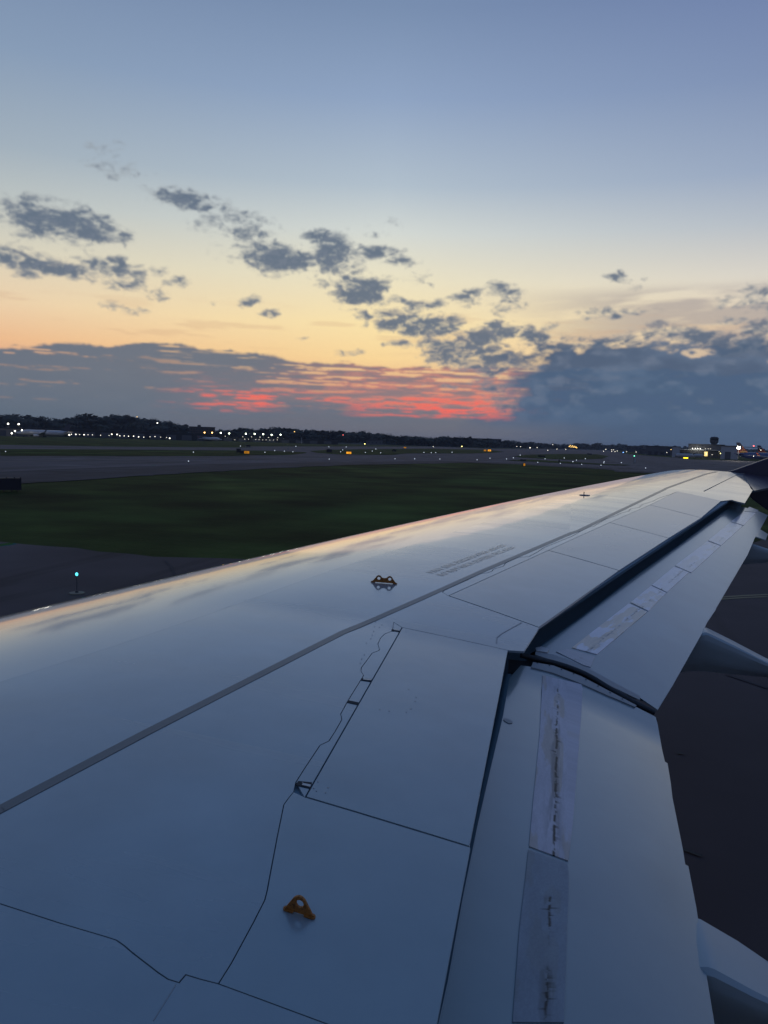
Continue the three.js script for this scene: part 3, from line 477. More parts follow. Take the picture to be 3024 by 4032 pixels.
isl([[-24,-327.9],[-24.7,-384.9],[-23.4,-424.6],[-5.5,-554.7],[17.7,-620.8],[20.8,-489.1],[12.3,-355.2],[-0.6,-292.9],[-14.2,-300.4],[-20,-306.2]], 2);
isl([[-19.9,-242.4],[-14.5,-265.5],[-2.4,-253.2],[10.2,-234.8]].concat([[16.2,-235.4],[13.4,-222.9],[7.6,-222],[3.1,-227]], [[-2.1,-224.3],[-12.7,-233.6],[-17.7,-233.5]]), 3);
isl([[68,-509.3],[105.3,-559.3],[131,-587.2],[113.8,-509.9],[83.5,-477.9],[61.7,-462.7]], 4);
// the taxiway we stand on
const nearEdge0 = [[-900, -31], [-300, -29], [-60, -28.4], ...[[-21.9,-27.8],[-18.4,-27.4],[-14.6,-26.9],[-12.2,-27.5]], [-6, -28.6], [0, -31], [5, -36], [9, -44], [14, -49], [30, -52], [120, -54], [900, -56]];
const nearEdge = ragged(nearEdge0, .7);
sheet('taxiway', [...nearEdge, [900, 120], [-900, 120]], .02, G.apron, 'dark asphalt taxiway under the wing');
sheet('taxiway_line', strip([[4.5,-27],[5.3,-27.6],[6.2,-28.2]], .16), .03, G.line, 'painted edge line beyond the flaps');
sheet('taxiway_line', strip([[4.5,-26.7],[5.3,-27.3],[6.1,-27.8]], .16), .03, G.line, 'painted edge line beyond the flaps');
for (const l of [[[3.2,-18.2],[3.8,-17.5]], [[-13.8,-26.3],[-13,-25.3],[-12.1,-23.9]]]) sheet('pavement_crack', strip(l, .10), .034, G.asph, 'dark tar line in the asphalt');
for (const l of [[[1.7,-13.6],[1.8,-13.6]], [[1.4,-10.7],[1.6,-10.6]]]) sheet('tar_mark', strip(l, .06), .034, M.dark, 'small dark mark on the asphalt');

// ---------------------------------------------------------------- hills and woods on the horizon
const skyline = [[-45.25,0.64],[-42.18,0.89],[-40.04,0.86],[-38.65,0.86],[-37.67,0.84],[-36.81,0.75],[-35.79,0.88],[-35.35,0.99],[-34.31,1.1],[-33.26,1.11],[-32.04,1.19],[-31.27,0.96],[-30.15,1.01],[-29.71,0.79],[-28.44,0.78],[-27.74,0.37],[-26.12,0.23],[-25.2,0.23],[-24.71,0.41],[-23.89,0.54],[-22.56,0.58],[-20.83,0.67],[-19.55,0.61],[-18.19,0.52],[-16.83,0.5],[-15.47,0.51],[-13.76,0.46],[-12.73,0.29],[-11.36,0.23],[-10,0.27],[-9.16,0.36],[-7.97,0.23],[-6.27,0.11],[-4.6,0.06],[-1.3,0.07],[1.91,0.14],[5.03,0.2],[7.45,0.15],[10.93,0.14],[13.7,0.11]];
const wood = (az) => az < -8 ? 1150 : lerp(1150, 2300, ss(az, -8, 2));
{
  const N = 160, P = [], I = [], a0 = -75, a1 = 40;
  for (let i = 0; i <= N; i++) {
    const az = lerp(a0, a1, i / N), e = table(skyline, az), d = wood(az), top = Math.max(4.45 + Math.tan(e * Math.PI / 180) * d * 1.15 - 10.5, .4), r = az * Math.PI / 180;
    [[d * .93, -1], [d, top * .18], [d * 1.08, top * .7], [d * 1.15, top], [d * 1.35, top * .9], [d * 1.7, -2]].forEach(([q, y]) => P.push(Math.sin(r) * q, y, -Math.cos(r) * q));
    if (i < N) for (let k = 0; k < 5; k++) { const a = i * 6 + k; I.push(a, a + 6, a + 7, a, a + 7, a + 1); }
  }
  const g = new THREE.BufferGeometry(); g.setAttribute('position', new THREE.Float32BufferAttribute(P, 3)); g.setIndex(I); g.computeVertexNormals();
  struct('hill', g, mat([.03, .035, .025], 1), 'low wooded hills along the horizon');
  // one crown: clumps of leaves in an uneven volume, on a short trunk
  const R = rng(7), cp = [], cn = [];
  for (let k = 0; k < 150; k++) {
    const lobe = k % 5, la = lobe * 2.4, cx = Math.cos(la) * .26, cz = Math.sin(la) * .26, cy = .55 + .13 * Math.sin(lobe * 2.1), th = R() * 6.28, ph = Math.acos(2 * R() - 1), rr = (.2 + .1 * R()) * (lobe ? 1 : 1.25);
    const n = [Math.sin(ph) * Math.cos(th), Math.cos(ph), Math.sin(ph) * Math.sin(th)], c = [cx + n[0] * rr, cy + n[1] * rr * 1.05, cz + n[2] * rr], w = .11 + .05 * R();
    for (let v = 0; v < 3; v++) { const q = v * 2.09 + R(); cp.push(c[0] + w * (Math.cos(q) * n[1] + R() * .5 - .25), c[1] + w * (Math.sin(q) * .9), c[2] + w * (Math.cos(q + 1.2) + R() * .5 - .25)); cn.push(...n); }
  }
  const crown = new THREE.BufferGeometry(); crown.setAttribute('position', new THREE.Float32BufferAttribute(cp, 3)); crown.setAttribute('normal', new THREE.Float32BufferAttribute(cn, 3)); crown.setAttribute('uv', new THREE.Float32BufferAttribute(new Array(cp.length / 3 * 2).fill(0), 2));
  const tree = mergeGeometries([crown, new THREE.CylinderGeometry(.015, .025, .5, 5).toNonIndexed().translate(0, .2, 0)]);
  const im = new THREE.InstancedMesh(tree, mat([.032, .038, .026], 1), 5200), m4 = new THREE.Matrix4(), q = new THREE.Quaternion(), col = new THREE.Color();
  for (let i = 0; i < 5200; i++) {
    const az = lerp(-60, 24, R()), u = i % 3 === 0 ? 1 : R(), d0 = wood(az), e = table(skyline, az), top = Math.max(4.45 + Math.tan(e * Math.PI / 180) * d0 * 1.15 - 10.5, .4);
    const rr = lerp(d0, d0 * 1.16, u), y = u < .53 ? lerp(top * .18, top * .7, u / .53) : lerp(top * .7, top, (u - .53) / .47), ht = (7 + 4 * R() + 7 * R() ** 5) * (az > 0 ? 1.25 : 1), r = az * Math.PI / 180;
    q.setFromAxisAngle(new THREE.Vector3(0, 1, 0), R() * 6.28);
    m4.compose(new THREE.Vector3(Math.sin(r) * rr, y - .5, -Math.cos(r) * rr), q, new THREE.Vector3(ht * (1 + .4 * R()), ht, ht * (1 + .4 * R()))); im.setMatrixAt(i, m4);
    const k = .7 + .6 * R(); im.setColorAt(i, col.setRGB(k, k * (.95 + .1 * R()), k));
  }
  im.name = 'far_wood'; im.castShadow = im.receiveShadow = true; im.userData = { kind: 'stuff', label: 'dark bare woodland covering the hills on the horizon' }; scene.add(im);
}

// ---------------------------------------------------------------- buildings
const B = { dark: mat([.03, .031, .034], .85), brick: mat([.06, .045, .04], .9), grey: mat([.09, .095, .105], .8), beige: mat([.25, .22, .18], .8), white: mat([.36, .38, .40], .7), roof: mat([.05, .052, .06], .8), glass: mat([.02, .025, .03], .1), warm: glow([1, .72, .2], 1.3), post: mat([.07, .07, .075], .7) };
const faceCam = ([x, , z]) => Math.atan2(x, z) + Math.PI; // turn local +z towards the window
function building(name, label, p, blocks, opt = {}) { // blocks: [w, h, d, x, y, material, part name]
  const t = thing(name, label, opt.cat || 'building', [p[0], 0, p[2]], opt.turn ?? Math.atan2(-p[0], -p[2]), opt.group);
  for (const [w, hh, d, x, y, m, n = 'wall', z = 0] of blocks) part(n, box(w, hh, d, x, y + hh / 2, z), m, t);
  return t;
}
const row = (w, hh, n, y, x0, x1, m, z) => Array.from({ length: n }, (_, i) => [w, hh, .3, lerp(x0, x1, n > 1 ? i / (n - 1) : .5), y, m, 'window', z]);
building("hilltop_building", 'dark flat building with two square towers on the wooded hilltop', [-710.66,24.87,-1184.8], [[43, 23.2, 26, 0, 0, B.dark], [10.5, 27.4, 22, -26, 0, B.dark, 'tower'], [9.5, 26.4, 22, 25, 0, B.dark, 'tower'], [11.4, 1, 23.4, -26, 27.4, B.roof, 'parapet'], [10.4, 1, 23.4, 25, 26.4, B.roof, 'parapet'], ...row(1.6, 1.8, 7, 19, -20, 20, B.glass, 13.1)]);
building('office_block', 'long brown flat roofed block behind the orange floodlights', [-457.69,9.9,-902.19], [[96 * .33, 15.4, 14, 0, 0, B.brick], [32.6, .8, 15, 0, 15.4, B.roof, 'roof'], [4, 2.2, 4, -3.6, 16.2, B.brick, 'plant_room'], ...row(1.6, 1.6, 9, 9, -13, 13, B.glass, 7.1), ...row(1.6, 1.6, 9, 12, -13, 13, B.glass, 7.1)]);
building('hangar', 'very long low dark shed behind the row of small lamps', [-412.45,3.96,-640.2], [[172, 6.6, 20, 0, 0, B.dark], [173, .5, 21, 0, 6.6, B.roof, 'roof'], ...row(9, 4.6, 12, .2, -78, 78, B.grey, 10.1).map((r) => (r[6] = 'door', r))]);
building('hangar', 'low dark shed behind the bright floodlights, right of the small white jet', [-325.11,2.7,-765.53], [[170, 4.2, 18, 0, 0, B.dark], [171, .4, 19, 0, 4.2, B.roof, 'roof'], ...row(8, 3, 11, .2, -74, 74, B.grey, 9.1).map((r) => (r[6] = 'door', r))]);
building('hangar', 'beige hangar wall lit by lamps at the left edge', [-409.47,2.92,-493.72], [[70, 5.6, 24, -18, 0, B.beige], [71, .5, 25, -18, 5.6, B.roof, 'roof'], ...row(10, 4, 5, .2, -46, 10, B.grey, 12.1).map((r) => (r[6] = 'door', r))]);
building('apartment_block', 'long faint terrace among the trees in the middle of the horizon', [-180.44,8.84,-1490.96], [[90, 16, 14, 0, 0, B.grey], [91, .8, 15, 0, 16, B.roof, 'roof'], ...row(3, 2, 14, 9, -42, 42, B.glass, 7.1), ...row(3, 2, 14, 12.5, -42, 42, B.glass, 7.1)]);
building('house', 'pale low house in front of the middle hill', [-272.24,3.99,-1057.3], [[22, 5, 10, 0, 0, B.grey], [23, 1.6, 11, 0, 5, B.roof, 'roof'], ...row(1.6, 1.4, 4, 2, -8, 8, B.glass, 5.1)]);
// right: terminal, tower, hangars
const zT = 620, k1 = .2556 * zT / 3046; // metres per pixel of the close look at that distance
building('terminal', 'low grey terminal with sloping roof and a lit yellow entrance', [89.75,3.78,-615.32], [
  [640 * k1, 5.6, 22, 0, 0, B.roof], [660 * k1, .5, 24, 2, 5.6, B.white, 'canopy'], [470 * k1, 3.6, 16, 5, 6.1, B.grey, 'upper_floor'], [480 * k1, .4, 17, 5, 9.7, B.roof, 'roof'],
  [40 * k1, 3.2, .4, 96 * k1, 1.4, B.warm, 'entrance', 11.2], ...row(3, 1.6, 4, 2, -12, -2, B.glass, 11.1)], { turn: Math.atan2(-[89.75,3.78,-615.32][0], -[89.75,3.78,-615.32][2]) });
{
  const p = [125.45,10.03,-771.7], t = thing('control_tower', 'control tower with a wide round cab behind the terminal', 'control tower', [p[0], 0, p[2]]), s = 780 / 3046 * .2556;
  part('shaft', new THREE.LatheGeometry([[0, 0], [41 * s, 0], [41 * s, 4], [36 * s, 9], [38 * s, 12.2]].map((q) => new THREE.Vector2(...q)), 20), B.grey, t);
  part('cab', new THREE.LatheGeometry([[38 * s, 12.2], [54 * s, 13.4], [58 * s, 14.6], [58 * s, 15.4]].map((q) => new THREE.Vector2(...q)), 20), B.grey, t);
  part('cab_window', new THREE.LatheGeometry([[55 * s, 15.4], [58 * s, 17.0]].map((q) => new THREE.Vector2(...q)), 20), B.glass, t);
  part('roof', new THREE.LatheGeometry([[60 * s, 17.0], [60 * s, 17.4], [44 * s, 18.2], [40 * s, 18.6], [0, 18.6]].map((q) => new THREE.Vector2(...q)), 20), B.roof, t);
  part('mast', cyl(.1, .05, 3, 0, 19.5, 0, 6), B.post, t);
}
building('hangar', 'pale box shaped hangar left of the orange tail', [99.76,2.79,-552.89], [[225 * .2556 * 560 / 3046, 8.6, 16, 0, 0, B.white], [11, .4, 17, 0, 8.6, B.roof, 'roof'], [3.4, 5, .3, -1, 0, B.grey, 'door', 8.1], [22, .4, 10, 8, 8.2, B.white, 'canopy']]);
building('warehouse', 'pale square annex at the left end of the terminal', [70.56,3.3,-587.61], [[100 * .2556 * 590 / 3046, 7.4, 10, 0, 0, B.white], [5.4, .3, 11, 0, 7.4, B.roof, 'roof'], [1.6, 2.4, .2, .6, 0, B.grey, 'door', 5.1]]);
building('warehouse', 'long grey shed left of the terminal', [76.47,3.03,-757.99], [[190 * .4822 * 760 / 3046, 8, 12, 0, 0, B.grey], [24, .5, 13, 0, 8, B.roof, 'roof'], ...row(3, 3.4, 4, .2, -8, 8, B.roof, 6.1).map((r) => (r[6] = 'door', r))]);
building('warehouse', 'distant flat shed on the skyline left of the terminal', [108.28,6.5,-1497.94], [[110 * .4822 * 1500 / 3046, 10.4, 20, 0, 0, B.roof], [28, .6, 21, 0, 10.4, B.dark, 'roof'], ...row(3, 2, 4, 6, -9, 9, B.glass, 10.1)]);
building('warehouse', 'low pale shed behind the blue lamp', [74.15,1.81,-898.79], [[80 * .4822 * 900 / 3046, 5, 10, 0, 0, B.grey], [12, .4, 11, 0, 5, B.roof, 'roof'], [2.6, 3, .2, -2, 0, B.roof, 'door', 5.1]]);
{ // fuel tanks lying before the terminal
  const tank = (pos, L, r, label) => { const t = thing('storage_tank', label, 'storage tank', [pos[0], 0, pos[2]], Math.atan2(-pos[0], -pos[2])); part('tank', new THREE.CapsuleGeometry(r, L - 2 * r, 6, 16).rotateZ(Math.PI / 2).translate(0, r + .7, 0), B.white, t); for (const x of [-L * .3, L * .3]) part('saddle', box(.5, .8, r * 1.5, x, .4, 0), B.post, t); };
  tank([67.37,2,-517.47], 10.6, 1.2, 'long white tank lying before the terminal annex');
  tank([81.11,3.2,-555.95], 6.2, 1.15, 'shorter dark shaded tank nearer the yellow entrance');
}
// ---------------------------------------------------------------- airliners parked far off
function jet(label, pos, turn, L, r, c, opt = {}) {
  const t = thing('parked_airliner', label, 'airliner', [pos[0], opt.y ?? 0, pos[2]], turn), b = r + (opt.clear ?? 1.6), mb = mat(c.body, .3, { clearcoat: .6 }), mt = mat(c.tail, .35, { clearcoat: .6, ...(c.map ? { map: c.map, emissive: 0x000000 } : {}) }), mw = mat(c.wing || [.4, .42, .44], .4);
  const nose = [[-.5, .02, .12], [-.49, .12, .16], [-.44, .5, .3], [-.36, .86, .1], [-.28, 1, 0], [.22, 1, 0], [.34, .92, -.05], [.42, .6, -.2], [.475, .22, -.28], [.5, .04, -.3]].map(([x, k, y]) => [-x * L, r * k, -r * y]);
  part('fuselage', grid(24, 54, (a, u) => { const k = u * (nose.length - 1), i = Math.min(Math.floor(k), nose.length - 2), f = k - i, q = nose[i].map((v, m) => lerp(v, nose[i + 1][m], f)), an = a * Math.PI * 2; return [q[0], b + q[2] + q[1] * Math.sin(an), q[1] * Math.cos(an)]; }), mb, t);
  part('cockpit_window', box(r * .5, r * .28, r * 1.1, L * .43, b + r * .42, 0), B.glass, t);
  for (const s of [-1, 1]) {
    part('window', Array.from({ length: 22 }, (_, i) => box(.25, .36, .04, lerp(-L * .26, L * .3, i / 21), b + r * .3, s * r * .965)), B.glass, t, { kind: 'stuff' });
    const w = new THREE.Shape([[L * .1, 0], [-L * .03, 0], [-L * .16, L * .42], [-L * .12, L * .42]].map((q) => new THREE.Vector2(...q)));
    const wg = part('wing', new THREE.ExtrudeGeometry(w, { depth: .3, bevelEnabled: true, bevelSize: .1, bevelThickness: .1, bevelSegments: 1 }).rotateX(s * (Math.PI / 2 - .09)).translate(0, b - r * .55, s * r * .6), mw, t);
    const wl = new THREE.Shape([[.9, 0], [-.6, 0], [-1.5, 2], [-.9, 2]].map((q) => new THREE.Vector2(...q)));
    part('winglet', new THREE.ExtrudeGeometry(wl, { depth: .12, bevelEnabled: false }).translate(-L * .14, b - r * .55 + L * .42 * .09, s * (r * .6 + L * .418)), mt, t);
    if (opt.rear) part('engine', new THREE.CylinderGeometry(r * .42, r * .3, L * .12, 14).rotateZ(-Math.PI / 2).translate(-L * .27, b + r * .45, s * r * 1.5), mb, t);
    else part('engine', new THREE.LatheGeometry([[.3, -2], [.75, -1.2], [.95, .6], [.9, 1.6], [.7, 1.5], [.4, .8], [0, .8]].map((q) => new THREE.Vector2(q[0] * r * .52, q[1] * r * .52)), 18).rotateZ(-Math.PI / 2).translate(L * .08, b - r * 1.05, s * L * .16), mb, t);
    const hs = new THREE.Shape([[L * .05, 0], [-L * .04, 0], [-L * .095, L * .16], [-L * .055, L * .16]].map((q) => new THREE.Vector2(...q)));
    part('stabiliser', new THREE.ExtrudeGeometry(hs, { depth: .2, bevelEnabled: false }).rotateX(s * (Math.PI / 2 - .08)).translate(-L * .42, b + (opt.rear ? r * 3.2 : r * .35), s * r * (opt.rear ? .05 : .3)), opt.rear ? mt : mb, t);
    part('main_gear', [cyl(.55, .55, .5, 0, 0, 0, 14).rotateX(Math.PI / 2).translate(-L * .03, .55, s * r * 1.4), box(.2, b - r * .5, .2, -L * .03, (b - r * .4) / 2, s * r * 1.3)], B.dark, t);
  }
  part('nose_gear', [cyl(.4, .4, .4, 0, 0, 0, 14).rotateX(Math.PI / 2).translate(L * .35, .4, 0), box(.15, b - r, .15, L * .35, (b - r * .7) / 2, 0)], B.dark, t);
  const H = opt.fin ?? 5.9, fn = new THREE.Shape([[L * -.29, 0], [L * -.34, H * .12], [L * -.455, H], [L * -.505, H], [L * -.475, 0]].map((q) => new THREE.Vector2(...q)));
  const fg = new THREE.ExtrudeGeometry(fn, { depth: .3, bevelEnabled: true, bevelSize: .06, bevelThickness: .06, bevelSegments: 1 }).translate(0, b + r * .72, -.15);
  const uv = fg.attributes.uv, ps = fg.attributes.position; for (let i = 0; i < uv.count; i++) uv.setXY(i, clamp((ps.getX(i) / L + .51) / .22, 0, 1), clamp((ps.getY(i) - b - r * .72) / H, 0, 1));
  part('tail_fin', fg, mt, t);
  return t;
}
const sunTail = noiseTex((u, v) => { // dark blue fin with an orange sun rising from its base
  const dx = (u - .52) * 1.1, dy = v - .02, r = Math.hypot(dx, dy), an = Math.atan2(dy, dx), ray = .5 + .5 * Math.cos(an * 15), k = 1 - ss(r, .3 + .34 * ray, .36 + .4 * ray), y = 1 - ss(r, .12, .3);
  return [lerp(16, 214, k), lerp(22, 84 + 70 * y, k), lerp(58, 22, k)];
}, 256); sunTail.colorSpace = THREE.SRGBColorSpace;
const toward = (p, k) => Math.atan2(-p[2], p[0]) * 0 + k; // heading of the nose, 0 = right
jet('white airliner with a dark tail, nose left, under the left floodlights', [-364.9,3.56,-478.13], Math.PI + .42, 37, 1.98, { body: [.5, .5, .5], tail: [.02, .025, .05] }, { clear: 1.3, fin: 5.2 });
jet('small white jet with a dark red tail, nose right, below the orange lamps', [-332.72,3.74,-674.01], -.25, 27, 1.35, { body: [.62, .6, .58], tail: [.16, .03, .03] }, { rear: true, clear: .9, fin: 3.4 });
jet('blue airliner with an orange sun on its tail, nearest the dark winglet', [108.62,3.77,-479.66], -.3, 37, 1.98, { body: [.03, .05, .16], tail: [1, 1, 1], map: sunTail }, { y: -.5 });
jet('second blue airliner with orange tail, farthest right behind the first', [142.06,4.84,-584.79], -.25, 37, 1.98, { body: [.03, .05, .16], tail: [1, 1, 1], map: sunTail }, { y: -.8 });

// ---------------------------------------------------------------- lamps
const LM = { white: glow([1, .96, .82], 6), green: glow([.86, 1, .72], 8), orange: glow([1, .55, .14], 8), small: glow([1, .93, .76], 3), red: glow([1, .12, .1], 5), amber: glow([1, .6, .15], 4), taxi: glow([.75, .86, 1], 1.0), cyan: glow([.1, .85, 1], 1.6), greenSig: glow([.2, 1, .6], 5), blue: glow([.15, .35, 1], 4), yellow: glow([1, .85, .25], 5) };
const ORD = ['first', 'second', 'third', 'fourth', 'fifth', 'sixth', 'seventh', 'eighth', 'ninth', 'tenth', 'eleventh', 'twelfth', 'thirteenth', 'fourteenth', 'fifteenth', 'sixteenth', 'seventeenth', 'eighteenth', 'nineteenth', 'twentieth', 'twenty-first', 'twenty-second', 'twenty-third', 'twenty-fourth'];
// the members of a row from left to right, each with its place in words
const inRow = (pts) => [...pts].sort((a, b) => Math.atan2(a[0], -a[a.length > 2 ? 2 : 1]) - Math.atan2(b[0], -b[b.length > 2 ? 2 : 1])).map((p, i) => [p, ORD[i] + ' from the left of the']);
// pole lamp: head at p, pole down to the ground; r = size of the lit face
function lamp(name, label, p, r0, m, { group, light, pole = true, cat = 'lamp' } = {}) {
  const r = r0 * .55, t = thing(name, label, cat, [p[0], 0, p[2]], Math.atan2(-p[0], -p[2]), group), y = Math.max(p[1], .3);
  if (pole) { part('pole', cyl(.09, .06, y, 0, y / 2, -.22, 6), B.post, t); part('housing', box(r * 2.3, r * 2, .3, 0, y, -.18), B.post, t); }
  part('lens', new THREE.SphereGeometry(r, 12, 8).scale(1, 1, .55), m, t).position.set(0, y, .06);
  if (light) { const l = new THREE.PointLight(m.emissive.clone(), light, 0, 2); l.castShadow = true; l.shadow.radius = 60; l.position.set(0, y - .1, r + .35); t.add(l); }
  return t;
}
for (const [p, w] of inRow([[-407.66,9.03,-495.22], [-402.1,9.08,-499.76]])) lamp('floodlight', w + ' tall white floodlights behind the left airliner', p, 1.0, LM.white, { group: 'tall floodlights at the left edge', light: 50 });
for (const [p, w] of inRow([[-353.62,3.96,-436.08], [-355.09,2.41,-434.87]])) lamp('work_lamp', w + ' low work lamps before the beige hangar', p, .75, LM.white, { group: 'work lamps before the beige hangar', light: 25 });
lamp('work_lamp', 'bright lamp beside the nose of the left white airliner', [-369.2,4.6,-462.06], .75, LM.white, { light: 30 });
for (const [[x, y, z, r], w] of inRow([[...[-351.04,2.29,-488.44], .9], [...[-373.21,2.72,-521.77], .5], [...[-370.69,2.76,-523.57], .75], [...[-379.98,2.68,-541.5], .45], [...[-365.86,2.72,-526.96], .7], [...[-374.88,2.76,-545.05], .4], [...[-372.21,2.75,-546.88], .45], [...[-367.19,2.64,-550.28], .45], [...[-361.82,2.67,-553.83], .4], [...[-349.21,3.73,-538.18], .8], [...[-345.91,3.68,-540.32], .8], [...[-333.49,2.79,-524.52], .55], [...[-330.85,2.77,-526.2], .5], [...[-338.77,2.6,-544.84], .6], [...[-335.58,2.72,-546.81], .65], [...[-332.37,2.34,-548.78], .65], [...[-329.07,2.21,-550.77], .5], [...[-335.21,2.64,-570.39], .4], [...[-331.82,2.94,-572.37], .5], [...[-327.97,2.56,-574.6], .35], [...[-323.94,2.53,-576.88], .35], [...[-292.55,2.14,-525.7], .8]]))
  lamp('shed_lamp', w + ' small white lamps before the long dark shed', [x, y, z], r, LM.small, { group: 'lamps before the long dark shed', light: r > .6 ? 12 : 0 });
for (const [p, w] of inRow([[-360.38,8.1,-716.08], [-353.72,8.24,-719.4]])) lamp('floodlight', w + ' two orange floodlights above the small jet', p, 1.05, LM.orange, { group: 'orange floodlights', light: 25 });
for (const [p, w] of inRow([[-346.14,8.3,-723.09], [-338.58,8.04,-726.67], [-323.47,8.26,-733.54], [-315.42,8.33,-737.05], [-307.5,8.28,-740.39], [-299.71,8.01,-743.59], [-291.27,8.41,-746.94]])) lamp('floodlight', w + ' greenish white floodlights above the far shed', p, 1.15, LM.green, { group: 'greenish white floodlights in a row', light: 45 });
for (const [p, w] of inRow([[-342.1,5.01,-725.02], [-326.35,5.13,-732.26], [-318.33,5.3,-735.79], [-310.43,5.25,-739.17], [-302.46,5.2,-742.47], [-293.94,5.49,-745.89]])) lamp('wall_lamp', w + ' dim lamps under the greenish floodlights', p, .42, LM.small, { group: 'dim lamps under the floodlights' });
for (const [p, w] of inRow([[-316.73,1.89,-692.71], [-316.36,2.86,-714.82], [-313.01,2.76,-716.29], [-306.49,2.77,-719.11], [-303.4,2.67,-720.42], [-300.21,2.78,-721.76], [-297.1,2.78,-723.05], [-293.69,2.68,-724.45], [-290.47,2.79,-725.75], [-286.94,3.12,-727.15]])) lamp('bollard_lamp', w + ' tiny white lamps low before the far shed', p, .36, LM.small, { group: 'tiny lamps before the far shed' });
lamp('roof_lamp', 'pinkish beacon left of the hilltop towers', [-726.37,33.06,-1163.44], .8, LM.amber, { pole: true });
lamp('roof_lamp', 'beacon on the left tower of the hilltop building', [-711.52,33.21,-1167.91], .8, LM.amber);
lamp('roof_lamp', 'white lamp on the slope right of the hilltop towers', [-575.47,20.98,-997.51], 1.3, LM.white);
lamp('roof_lamp', 'small lamp among trees above the long dark shed', [-637.56,7.48,-922.67], .6, LM.small);
lamp('obstruction_lamp', 'red lamp right of the row of floodlights', [-311.98,1.74,-846.05], .9, LM.red);
lamp('obstruction_lamp', 'orange lamp on the ridge above the right end of the floodlights', [-398.23,15.24,-1075.37], .9, LM.amber);
lamp('obstruction_lamp', 'faint red lamp on the middle ridge', [-329.26,12.58,-1093.26], .8, LM.red);
lamp('obstruction_lamp', 'red beacon beside the second orange tail', [129.72,10.01,-628.57], .75, LM.red);
lamp('vehicle_lamp', 'amber lamp of a far vehicle below the middle hill', [-235.52,1.43,-870.49], .9, LM.yellow);
lamp('vehicle_lamp', 'yellow lamp on the far side of the field, right of middle', [-139.7,1.76,-992.04], 1.1, LM.yellow);
const city = [[-132.84,3.8,-1495.96], [-134.99,6.06,-1696.48], [-105.91,3.5,-1498.11], [-98.79,3.49,-1498.59], [-75.69,2.14,-1399.8], [-63.38,2.96,-1400.41], [-49.9,10.31,-1901.19], [-10.91,2,-1101.8], [49.88,3.61,-1300.89], [54.46,3.23,-1200.61], [57.07,3.31,-1200.49], [49.41,1.45,-1000.63], [45.5,1.32,-1000.81], [57.17,2.08,-1100.36], [63.12,1.61,-999.86], [66.72,1.96,-899.37], [78.76,3,-717.53], [-31.91,-0.34,-1001.34], [-26.94,1.5,-1301.57], [50.07,3.62,-1300.89], [35.72,1.45,-1001.21], [-308.14,-0.16,-1469.86], [-256.77,2.67,-1479.71], [-175.83,-0.81,-986.27]];
inRow(city).forEach(([p, w], i) => lamp('street_lamp', w + ' white street lamps along the far right skyline', p, Math.hypot(p[0], p[2]) * (i === 0 || i === 7 ? .0011 : .0006), LM.small, { group: 'street lamps on the far right skyline' }));
const clus = [[-9.47,6.73,-1601.82], [-7.67,8.99,-1601.83], [-5.85,6.11,-1601.84], [-3.33,8.15,-1601.85], [-1.78,5.76,-1601.85], [0.04,7.52,-1601.85], [2.06,5.39,-1601.85], [3.67,6.42,-1601.85], [5.44,4.52,-1601.84]];
inRow(clus).forEach(([p, w]) => lamp('street_lamp', w + ' orange street lamps clustered on the right skyline', p, 1.25, LM.amber, { group: 'cluster of orange street lamps' }));
for (const [p, w] of inRow([[83.56,6.71,-602.06], [85.38,6.77,-601.81], [86.98,6.82,-601.58], [88.71,6.73,-601.32]])) lamp('wall_lamp', w + ' four white lamps above the terminal canopy', p, .42, LM.white, { group: 'four lamps above the terminal canopy', light: 25, pole: true });
for (const [p, w] of inRow([[92.14,6.75,-600.8], [93.85,6.81,-600.54], [95.47,6.77,-600.28]])) lamp('wall_lamp', w + ' three fainter lamps above the yellow entrance', p, .28, LM.small, { group: 'faint lamps above the yellow entrance' });
lamp('wall_lamp', 'white lamp just right of the yellow entrance', [90.6,3.08,-584.85], .36, LM.small);
lamp('wall_lamp', 'small lamp low between the entrance and the tower', [94.16,2.66,-584.29], .28, LM.small);
lamp('wall_lamp', 'round bright lamp between tower and pale hangar', [99.53,3.76,-583.39], .6, LM.yellow, { light: 30 });
lamp('wall_lamp', 'small lamp above the round bright lamp', [98.51,4.95,-583.57], .26, LM.small);
lamp('wall_lamp', 'orange lamp left of the pale terminal annex', [79.72,5.53,-697.3], .45, LM.amber);
{
  const p = [88.05,7.38,-463.53], t = thing('floodlight', 'square white floodlight panel beside the orange tail', 'floodlight', [p[0], 0, p[2]], Math.atan2(-p[0], -p[2]));
  part('pole', cyl(.12, .09, p[1], 0, p[1] / 2, -.3, 8), B.post, t); part('housing', box(1.7, 1.6, .3, 0, p[1], -.2), B.post, t); part('lens', box(1.45, 1.35, .1, 0, p[1], .02), LM.white, t);
  const l = new THREE.PointLight(new THREE.Color(1, .93, .75), 420, 0, 2); l.position.set(0, p[1], .6); l.castShadow = true; l.shadow.radius = 60; t.add(l);
}
lamp('signal_lamp', 'green signal lamp standing on the right apron', [18.79,2.47,-261.17], .22, LM.greenSig, { light: 2 });
lamp('signal_lamp', 'blue lamp on the far right apron', [47.31,1.47,-800.45], .8, LM.blue);
lamp('aircraft_lamp', 'small white lamp under the blue airliner', [95.57,2.95,-462.03], .26, LM.white);
